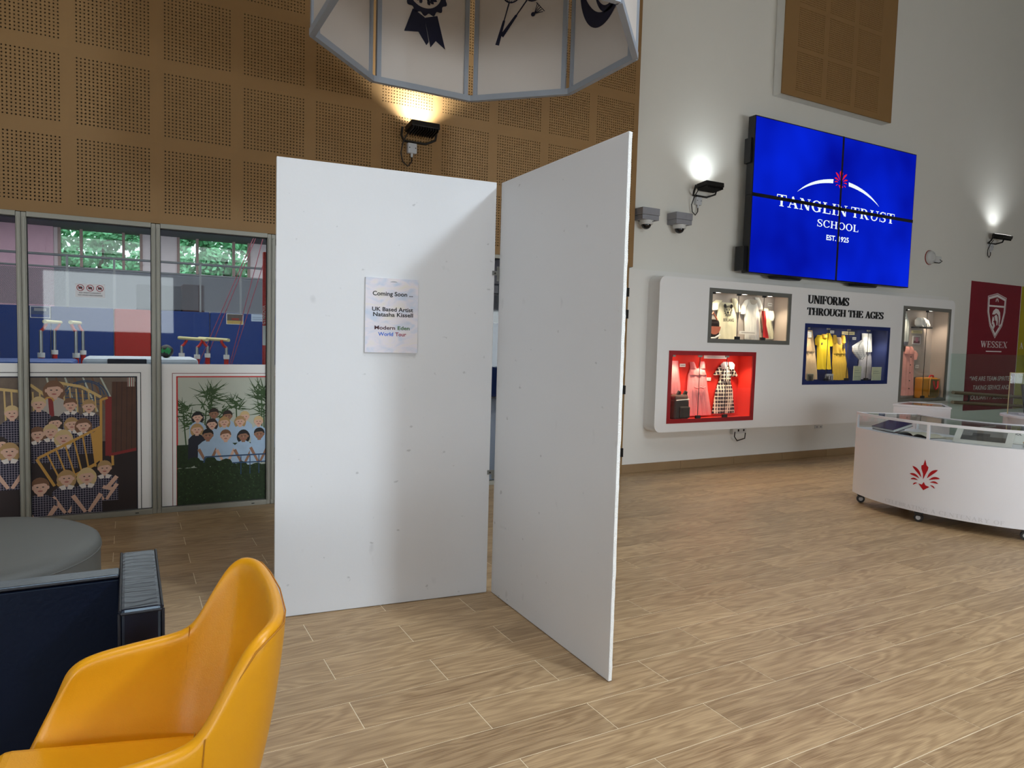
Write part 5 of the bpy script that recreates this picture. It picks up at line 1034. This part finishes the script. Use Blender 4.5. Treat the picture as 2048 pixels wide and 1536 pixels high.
# plumed helmet, built from its outline pieces
b.poly([P_(*q) for q in ((12.62, 2.16), (12.65, 2.22), (12.72, 2.262), (12.80, 2.25), (12.86, 2.2), (12.88, 2.1), (12.865, 2.0), (12.90, 1.93), (12.84, 1.98), (12.835, 2.08), (12.81, 2.15), (12.75, 2.185), (12.69, 2.16))], YB)
b.poly([P_(*q) for q in ((12.69, 2.13), (12.745, 2.165), (12.79, 2.13), (12.81, 2.06), (12.805, 1.98), (12.77, 1.98), (12.765, 2.05), (12.73, 2.06))], YB)
b.poly([P_(*q) for q in ((12.645, 2.13), (12.68, 2.11), (12.70, 2.06), (12.665, 2.045), (12.70, 2.02), (12.735, 1.97), (12.70, 1.92), (12.655, 1.91), (12.665, 1.99), (12.63, 2.0), (12.63, 2.07))], YB)
m_bw = mat('banner_white', srgb(236, 228, 226), 0.6); b.build('printed_shield', m_bw, rb)
b = MB()
for ch, ps in serif_layout('WESSEX', P_(12.34, 0)[0], P_(13.155, 0)[0], 1.603-BZ, 0.107, 0.06):
    for p in ps: b.poly(p, YB)
b.poly([P_(12.51, 1.548), P_(12.985, 1.548), P_(12.985, 1.53), P_(12.51, 1.53)], YB); b.build('printed_lettering', m_bw, rb)
for body, x, z, w in (('“WE ARE TEAM-SPIRITED', 12.74, 1.044, 1.31), ('TAKING SERVICE AND', 12.755, 0.892, 1.11), ('SOLIDARITY SERIOUSLY', 12.76, 0.728, 1.34)):
    link('printed_lettering', text_mesh(body, m_bw, 0.078, w, 0.006, 0.12), rb, (P_(x, 0)[0], YB, z-BZ))
yb = banner('house_banner', 'yellow house banner at the right edge, next to the red one', 13.63, 15.16, 0.55, 2.68, (176, 160, 20))
b = MB()
for ch, ps in serif_layout('A', -0.72, -0.6, 1.05, 0.107, 0.06):
    for p in ps: b.poly(p, YB)
b.build('printed_lettering', m_bw, yb)

# ================================================================== GLASS BALUSTRADE
gb = thing('glass_balustrade', 'glass balustrade with two brushed handrails in front of the banners', 'balustrade', (10.47, -0.6, 0))
m_bg = glass('balustrade_glass', (0.92, 0.975, 0.96), 0.02)
MB().box(0.0, 2.0, -0.006, 0.006, 0.05, 1.493).build('glass_panel', m_bg, gb); MB().box(2.02, 4.0, -0.006, 0.006, 0.05, 1.493).build('glass_panel', m_bg, gb)
m_hr = mat('handrail_steel', srgb(140, 132, 112), 0.3, metal=0.8)
for z0 in (0.931, 0.79):
    MB().tube([(0.0, -0.06, z0), (4.0, -0.06, z0-0.215)], 0.026, 12).build('handrail', m_hr, gb)
for x in (0.42, 2.4):
    z = 0.931-0.0538*x; MB().tube([(x, -0.06, z-0.02), (x, -0.06, z-0.09), (x+0.02, -0.04, z-0.12), (x+0.05, -0.005, z-0.12)], 0.013, 8).build('rail_bracket', m_clip, gb)
MB().box(0.0, 4.0, -0.03, 0.03, 0.0, 0.06).build('base_channel', m_alu, gb)

# ================================================================== CURVED DISPLAY COUNTERS
m_ctr = mat('counter_white', srgb(246, 245, 250), 0.45, var=0.012); m_inner = mat('counter_inside', srgb(206, 202, 194), 0.6); m_cgl = glass('counter_glass', (0.94, 0.96, 0.96), 0.05); m_ctop = glass('counter_top_glass', (0.92, 0.95, 0.94), 0.10)
CC = Vector((7.54, -2.785, 0)); RO, RI = 1.39, 0.80
def arcpts(r, a0, a1, n): return [(r*cos(radians(a0+(a1-a0)*k/n)), r*sin(radians(a0+(a1-a0)*k/n))) for k in range(n+1)]
def sector(b, ro, ri, a0, a1, z0, z1, n): b.prismz(arcpts(ro, a0, a1, n)+arcpts(ri, a0, a1, n)[::-1], z0, z1)
def band_mesh(ro, ri, a0, a1, z0, z1, n):
    b = MB()
    for k in range(n): sector(b, ro, ri, a0+(a1-a0)*k/n, a0+(a1-a0)*(k+1)/n, z0, z1, 1)
    return b
def shell(r0_, r1, a0, a1, z0, z1, n):      # closed curved wall with smooth faces
    b = MB(); o = arcpts(r0_, a0, a1, n); i = arcpts(r1, a0, a1, n); N = n+1
    vs = [(*p, z0) for p in o]+[(*p, z1) for p in o]+[(*p, z0) for p in i]+[(*p, z1) for p in i]
    sm_, fl = [], []
    for k in range(n): sm_ += [(k, k+N, k+N+1, k+1), (2*N+k, 2*N+k+1, 3*N+k+1, 3*N+k)]; fl += [(N+k, 3*N+k, 3*N+k+1, N+k+1), (k, k+1, 2*N+k+1, 2*N+k)]
    fl += [(0, 2*N, 3*N, N), (N-1, 2*N-1, 4*N-1, 3*N-1)]
    b.add(vs, sm_, True); b.add(vs, fl); return b
def counter(label, a0, a1, grp, posts, emblem_at=None, casters=(), C=CC, solid=False):
    t = thing('display_counter', label, 'display counter', C, group=grp); n = 28
    shell(RO, RI, a0, a1, 0.095, 0.878 if solid else 0.75, n).build('counter_body', m_ctr, t)
    if not solid: shell(RO-0.006, RO-0.012, a0, a1, 0.75, 0.885, n).build('front_glass', m_cgl, t); shell(RI+0.012, RI+0.006, a0, a1, 0.75, 0.885, n).build('back_glass', m_cgl, t)
    shell(RO, RO-0.022, a0, a1, 0.88, 0.902, n).build('top_rim', m_ctr, t); shell(RI+0.022, RI, a0, a1, 0.88, 0.902, n).build('top_rim', m_ctr, t)
    shell(RO-0.022, RI+0.022, a0, a1, 0.889, 0.897, n).build('glass_top', m_ctop, t)
    for p in (() if solid else posts):
        for r in (RO-0.011, RI+0.011):
            x, y = r*cos(radians(p)), r*sin(radians(p)); MB().box(-0.011, 0.011, -0.011, 0.011, 0.75, 0.885).build('corner_post', m_ctr, t, (x, y, 0), (0, 0, radians(p)))
    for p in (a0, a1):
        xa = (RO*cos(radians(p)), RO*sin(radians(p))); xb = (RI*cos(radians(p)), RI*sin(radians(p)))
        MB().tube([(*xa, 0.891), (*xb, 0.891)], 0.011, 4).build('end_rim', m_ctr, t)
    for p, r in casters:
        x, y = r*cos(radians(p)), r*sin(radians(p))
        cs = bpy.data.objects.new('caster', MB().box(-0.03, 0.03, -0.03, 0.03, 0.07, 0.0949).mesh('caster', m_clip)); COL.objects.link(cs); cs.parent = t; cs.location = (x, y, 0); cs.rotation_euler = (0, 0, radians(31)+random.uniform(-0.35, 0.35))
        MB().lathe([(0.036, -0.014), (0.038, -0.01), (0.038, 0.01), (0.036, 0.014)], 20).build('wheel', m_clip, cs, (0, 0, 0.038), (0, radians(90), 0))
        MB().lathe([(0.02, -0.016), (0.02, 0.016)], 16).build('wheel_hub', m_jb, cs, (0, 0, 0.038), (0, radians(90), 0)); MB().box(-0.022, -0.016, -0.02, 0.02, 0.055, 0.09).build('brake_fork', m_clip, cs); MB().box(0.016, 0.022, -0.02, 0.02, 0.055, 0.09).build('brake_fork', m_clip, cs)
    return t
ct = counter('white curved display counter on casters with a red leaf emblem, nearest the camera', 146.5, 232, 'curved display counters', (147, 183.5, 222), None, ((149, 1.33), (181, 1.34), (215, 1.32), (232, 1.0), (149, 0.9), (190, 0.9)))
c2 = counter('white curved display counter standing between the red emblem counter and the wall', 195.5, 219, 'curved display counters', (196.5, 218), None, ((198, 1.3), (216, 1.3), (198, 0.9), (216, 0.9)), Vector((9.13, -1.12, 0)), True)
pd = thing('pedestal', 'round white pedestal carrying the black tablet, at the right edge behind the counter', 'pedestal', (8.06, -2.90, 0))
MB().lathe([(0.34, 0.0), (0.34, 0.88), (0.37, 0.885), (0.37, 0.905)], 40, smooth=False).build('pedestal_body', m_ctr, pd)
def on_face(polys, a_c, zc, m, name, parent, r=RO+0.0012):
    b = MB()
    for k, p in enumerate(polys):
        vs = []
        for u, v in p:
            an = radians(a_c)+u/RO; rr_ = r+0.0001*k; vs.append((rr_*cos(an), rr_*sin(an), zc+v))
        b.add(vs, [list(range(len(p)))])
    return b.build(name, m, parent)
# outside of the ring seen from the camera: angle grows to the right
on_face(emblem(0.262), 183.2, 0.43, mat('emblem_red', srgb(190, 8, 24), 0.5), 'emblem', ct)
fl = []
for ch, ps in serif_layout('CELEBRATING A CENTENARY OF', -0.36, 0.62, 0.0, 0.034, 0.12): fl += ps
on_face(fl, 183, 0.115, mat('embossed_white', srgb(229, 228, 232), 0.4), 'raised_lettering', ct)
# things inside the near counter
def in_counter(ang, r, z=0.751): return (CC.x+r*cos(radians(ang)), CC.y+r*sin(radians(ang)), z)
bk = thing('hardback_book', 'dark covered white-edged book propped up in the left bay of the counter', 'book', in_counter(160, 1.2, 0.785), radians(250)); bk.rotation_euler = (radians(18), 0, radians(250))
MB().box(-0.1, 0.1, 0.0, 0.05, -0.03, -0.001).build('prop_block', m_ctr, bk); MB().box(-0.15, 0.15, -0.10, 0.10, 0.004, 0.026).build('page_block', m_cw, bk); MB().box(-0.153, 0.153, -0.103, 0.103, 0.026, 0.03).build('front_cover', mat('book_cover', srgb(60, 40, 52), 0.4), bk); MB().box(-0.153, 0.153, -0.103, 0.103, 0.0, 0.004).build('back_cover', MATS['book_cover'], bk)
ob = thing('open_book', 'open book with cream pages lying by the middle post of the counter', 'book', in_counter(176, 1.2), radians(80))
for s in (-1, 1):
    v = [(s*0.16*k/8, y, 0.004+0.022*sin(pi*(k/8)**0.7)) for k in range(9) for y in (-0.1, 0.1)]
    MB().add(v, [(2*k, 2*k+2, 2*k+3, 2*k+1) for k in range(8)], True).build('page', mat('page_cream', srgb(214, 206, 186), 0.7), ob)
MB().box(-0.165, 0.165, -0.105, 0.105, 0.0, 0.003).build('cover', MATS['book_cover'], ob)
def flatpic(name, label, ang, r, w, h, cols, rz, border=(226, 222, 214), tilt=0.0):
    t = thing(name, label, 'photo', in_counter(ang, r, 0.7515+h/2*sin(tilt)), radians(rz)); MB().box(-w/4, w/4, h*0.2, h*0.3, -h*0.25*sin(tilt)-h/2*sin(tilt)*0.9, -0.001).build('support_wedge', m_ctr, t) if tilt else None; MB().box(-w/2, w/2, -h/2, h/2, 0, 0.006).build('mount', mat('mount_%d' % border[1], srgb(*border), 0.6), t)
    b = MB(); ms = []
    for k, (x0, y0, x1, y1, c) in enumerate(cols):
        z = 0.0066+0.0003*k; b.mi(k).add([(-w/2+w*x0, -h/2+h*y0, z), (-w/2+w*x1, -h/2+h*y0, z), (-w/2+w*x1, -h/2+h*y1, z), (-w/2+w*x0, -h/2+h*y1, z)], [(0, 1, 2, 3)]); ms.append(mat('print_%d_%d_%d' % c, srgb(*c), 0.5))
    b.build('printed_image', ms, t); t.rotation_euler = (tilt, 0, radians(rz)); return t
flatpic('mounted_photograph', 'mounted landscape photograph lying in the right bay of the counter', 200, 1.21, 0.42, 0.26, [(0.12, 0.2, 0.88, 0.86, (120, 118, 116)), (0.12, 0.2, 0.88, 0.5, (60, 58, 56)), (0.3, 0.5, 0.6, 0.68, (52, 50, 50))], 290, (226, 222, 214), radians(25))
fp = flatpic('caption_sheet', 'white caption sheet behind the mounted photograph in the counter', 203, 0.97, 0.44, 0.16, [(0.02, 0.04, 0.98, 0.96, (226, 224, 218))], 293, (226, 222, 214), radians(45)); fp['category'] = 'card'
lm_ = text_mesh('RAEBURN PARK SCHOOL', ik, 0.024, 0.34, 0.02); link('lettering', lm_, fp, (0.02, 0.015, 0.0075), (radians(-90), 0, 0))
bk2 = thing('hardback_book', 'orange yellow book at the right edge of the counter, beside the mounted photograph', 'book', in_counter(219, 1.22), radians(300))
MB().box(-0.12, 0.12, -0.09, 0.09, 0.0, 0.03).build('page_block', m_cw, bk2); MB().box(-0.122, 0.122, -0.092, 0.092, 0.03, 0.034).build('front_cover', mat('book_orange', srgb(214, 150, 40), 0.45), bk2)
for a, lb in ((188, 'loose cream paper just right of the counter middle post'), (169, 'loose cream paper between the two books in the counter')):
    pp = MB().box(-0.1, 0.1, -0.14, 0.14, 0, 0.0015).build('loose_paper', mat('page_cream', (1, 1, 1)), None, in_counter(a, 1.08), (0, 0, radians(a+20))); tag(pp, lb, 'paper')
# tablet on its stand at the right edge
tb = thing('tablet_stand', 'black framed tablet on a white base at the right edge, on the round pedestal', 'tablet', (7.99, -2.85, 0.906), radians(-30))
bevel(MB().box(-0.12, 0.12, -0.07, 0.07, 0.0, 0.02).build('stand_base', m_ctr, tb), 0.004)
ts = bevel(MB().box(-0.11, 0.11, -0.01, 0.012, 0.0, 0.30).build('tablet_case', m_clip, tb, (0, 0.0, 0.018), (radians(-14), 0, 0)), 0.008); MB().box(-0.095, 0.095, -0.0115, -0.0101, 0.015, 0.285).build('tablet_screen', mat('tablet_grey', srgb(120, 122, 128), 0.2), ts)

ac = thing('acrylic_cover', 'clear acrylic cover with shiny edges around the tablet on the pedestal', 'acrylic cover', (7.99, -2.85, 0.906), radians(-30))
for x0, x1, y0, y1 in ((-0.17, 0.17, -0.153, -0.15), (-0.17, 0.17, 0.15, 0.153), (-0.173, -0.17, -0.15, 0.15), (0.17, 0.173, -0.15, 0.15)):
    MB().box(x0, x1, y0, y1, 0.0, 0.42).build('acrylic_sheet', m_cg, ac)
m_ace = mat('acrylic_edge', srgb(206, 186, 140), 0.25, var=0.05)
for x, y in ((-0.172, -0.152), (0.172, -0.152), (-0.172, 0.152), (0.172, 0.152)): MB().tube([(x, y, 0.0), (x, y, 0.422)], 0.005, 6).build('acrylic_edge', m_ace, ac)
for y in (-0.152, 0.152): MB().tube([(-0.172, y, 0.42), (0.172, y, 0.42)], 0.004, 6).build('acrylic_edge', m_ace, ac)
# ================================================================== SEATING
m_ot = mat('ottoman_grey', srgb(98, 100, 98), 0.55, var=0.04, scale=3, bump=0.06, bscale=200)
ot = thing('ottoman', 'large round grey upholstered ottoman at the left edge', 'ottoman', (-0.79, -2.12, 0))
r = 0.65; pr = [(r-0.03, 0.02), (r-0.005, 0.03), (r, 0.06), (r, 0.34), (r+0.004, 0.372), (r-0.004, 0.395), (r-0.03, 0.412), (r-0.08, 0.42), (r-0.3, 0.424), (0.02, 0.425)]
MB().lathe(pr, 72).build('upholstery', m_ot, ot)
MB().tube([((r+0.002)*Vector((cos(2*pi*k/72), sin(2*pi*k/72), 0)) + Vector((0, 0, 0.358))) for k in range(73)], 0.004, 6, False).build('piping', m_ot, ot)
MB().lathe([(r-0.06, 0.0), (r-0.06, 0.022)], 48).build('plinth', m_clip, ot)
MB().box(-0.003, 0.003, -0.002, 0.002, 0.2, 0.235).build('tag_label', m_cbox, ot, (r*cos(radians(-50)), r*sin(radians(-50)), 0), (0, 0, radians(40)))
# navy sofa
def navy(name, wr):
    m = mat(name, srgb(8, 13, 32), 0.30 if wr else 0.42, var=0.1, scale=4, bump=0.10, bscale=60, coat=0.0, spec=1.0 if wr else 0.25)
    m.node_tree.nodes['Principled BSDF'].inputs['Specular Tint'].default_value = (0.62, 0.82, 1.0, 1)
    if wr:
        nt = m.node_tree; n = nt.nodes; b = n['Principled BSDF']; tc = n.new('ShaderNodeTexCoord'); wv = n.new('ShaderNodeTexWave'); wv.bands_direction = 'Y'; wv.inputs['Scale'].default_value = 7; wv.inputs['Distortion'].default_value = 7.0; wv.inputs['Detail'].default_value = 2
        nt.links.new(tc.outputs['Object'], wv.inputs['Vector']); bp = n.new('ShaderNodeBump'); bp.inputs['Strength'].default_value = 0.25; bp.inputs['Distance'].default_value = 0.004
        nt.links.new(wv.outputs['Fac'], bp.inputs['Height']); nt.links.new(bp.outputs[0], b.inputs['Normal'])
    return m
m_nv = navy('navy_leather', False); m_nvw = navy('navy_leather_ruched', True); m_nvt = mat('navy_leather_top', srgb(8, 13, 32), 0.30, var=0.1, scale=4, bump=0.08, bscale=60, spec=1.0); m_nvt.node_tree.nodes['Principled BSDF'].inputs['Specular Tint'].default_value = (0.62, 0.82, 1.0, 1)
m_pip = mat('navy_piping', srgb(10, 14, 26), 0.5)
sf = thing('sofa', 'dark navy leather sofa with a box arm, left of the yellow armchair', 'sofa', (0.03, -3.68, 0))
def cushion(nm, x0, x1, y0, y1, z0, z1, m, bw=0.015):
    o = MB().box(x0, x1, y0, y1, z0, z1).build(nm, m, sf); bevel(o, bw, 3); return o
arm = cushion('arm_rest', -0.062, 0.062, -0.335, 0.33, 0.05, 0.65, m_nvw)
bk_ = cushion('backrest', -1.9, -0.065, 0.035, 0.125, 0.05, 0.636, m_nv, 0.006); cushion('backrest_top', -1.9, -0.065, 0.037, 0.125, 0.637, 0.652, m_nvt, 0.006)
cushion('seat_base', -1.9, -0.065, 0.128, 0.75, 0.05, 0.40, m_nv)
cushion('arm_rest', -2.03, -1.905, -0.335, 0.75, 0.05, 0.65, m_nv)
for x in (-0.06, 0.06): MB().tube([(x, -0.33, 0.645), (x, 0.325, 0.645)], 0.005, 6).build('piping', m_pip, arm)
MB().tube([(-0.058, -0.335, 0.638), (0.058, -0.335, 0.638)], 0.005, 6).build('piping', m_pip, arm); MB().tube([(-0.062, -0.333, 0.06), (-0.062, -0.333, 0.64)], 0.005, 6).build('piping', m_pip, arm); MB().tube([(0.062, -0.333, 0.06), (0.062, -0.333, 0.64)], 0.005, 6).build('piping', m_pip, arm)
MB().tube([(-1.9, 0.034, 0.645), (-0.068, 0.034, 0.645)], 0.005, 6).build('piping', m_pip, bk_)
for x in (-1.95, 0.0):
    for y in (-0.28, 0.28): MB().tube([(x, y, 0.0), (x, y, 0.052)], 0.02, 10).build('foot', m_clip, sf)
# yellow bucket armchair (faces -x)
m_yl = mat('yellow_leather', srgb(222, 154, 20), 0.34, var=0.05, scale=6, bump=0.05, bscale=240, spec=0.5)
m_st = mat('yellow_stitch', srgb(176, 114, 14), 0.6)
ch = thing('armchair', 'mustard yellow leather bucket armchair in the foreground', 'armchair', (0.045, -4.60, 0), radians(-3))
TOP = [(-0.215, 0.305, 0.585), (-0.195, 0.308, 0.618), (-0.15, 0.312, 0.638), (-0.03, 0.316, 0.652), (0.06, 0.315, 0.662), (0.098, 0.313, 0.682), (0.128, 0.308, 0.735), (0.168, 0.302, 0.81), (0.20, 0.296, 0.858), (0.235, 0.280, 0.882), (0.265, 0.225, 0.884), (0.278, 0.14, 0.88), (0.283, 0.0, 0.882)]
BOT = [(-0.335, 0.268, 0.34), (-0.29, 0.270, 0.335), (-0.22, 0.272, 0.33), (-0.08, 0.275, 0.33), (0.03, 0.270, 0.33), (0.07, 0.262, 0.33), (0.10, 0.252, 0.33), (0.125, 0.236, 0.33), (0.145, 0.215, 0.33), (0.16, 0.19, 0.33), (0.17, 0.155, 0.33), (0.178, 0.10, 0.33), (0.182, 0.0, 0.33)]
mir = lambda L_: L_ + [(x, -y, z) for x, y, z in L_[-2::-1]]
T_, B_ = mir(TOP), mir(BOT); NU = len(T_); NV = 8; vs = []
for j in range(NV+1):
    t = j/NV
    for k in range(NU):
        a, c = Vector(B_[k]), Vector(T_[k]); p = a.lerp(c, t); d = Vector((p.x+0.1 if p.x > 0.1 else 0, p.y, 0)); d = d.normalized() if d.length else d
        p += d*0.018*sin(pi*t)*(1 if abs(a.y) > 0.05 else 0.6); vs.append(p)
b = MB(); b.add(vs, [(j*NU+k, j*NU+k+1, (j+1)*NU+k+1, (j+1)*NU+k) for j in range(NV) for k in range(NU-1)], True)
sh_ = b.build('bucket_shell', m_yl, ch); so = sh_.modifiers.new('solid', 'SOLIDIFY'); so.thickness = 0.042; so.offset = 0.0; subsurf(sh_, 2)
st = bevel(MB().box(-0.29, 0.26, -0.262, 0.262, -0.10, 0.0).build('seat_cushion', m_yl, ch, (-0.08, 0, 0.412), (0, radians(7.5), 0)), 0.04, 4)
bevel(MB().box(-0.33, 0.17, -0.25, 0.25, 0.25, 0.30).build('seat_base', m_yl, ch), 0.02, 2)
def seam(k, off, nm='stitch_line'):
    pts = []
    for j in range(NV+1):
        p = Vector(vs[j*NU+k]); d = Vector((p.x-(-0.05), p.y, 0)).normalized(); pts.append(p-d*off)
    MB().tube(pts, 0.0015, 5).build(nm, m_st, sh_)
for k in (5, NU-6): seam(k, 0.0215); seam(k, -0.0215)
rim = []
for k in range(NU):
    p = Vector(vs[NV*NU+k]); d = Vector((p.x+0.05, p.y, 0)).normalized(); rim.append(p+d*0.0165-Vector((0, 0, 0.016)))
MB().tube(rim, 0.002, 5).build('stitch_line', m_st, sh_)
for x, y in ((-0.25, 0.2), (-0.25, -0.2), (0.13, 0.2), (0.13, -0.2)): MB().tube([(x*0.8, y*0.8, 0.28), (x*1.1, y*1.15, 0.0)], [0.016, 0.011], 10).build('leg', m_clip, ch)
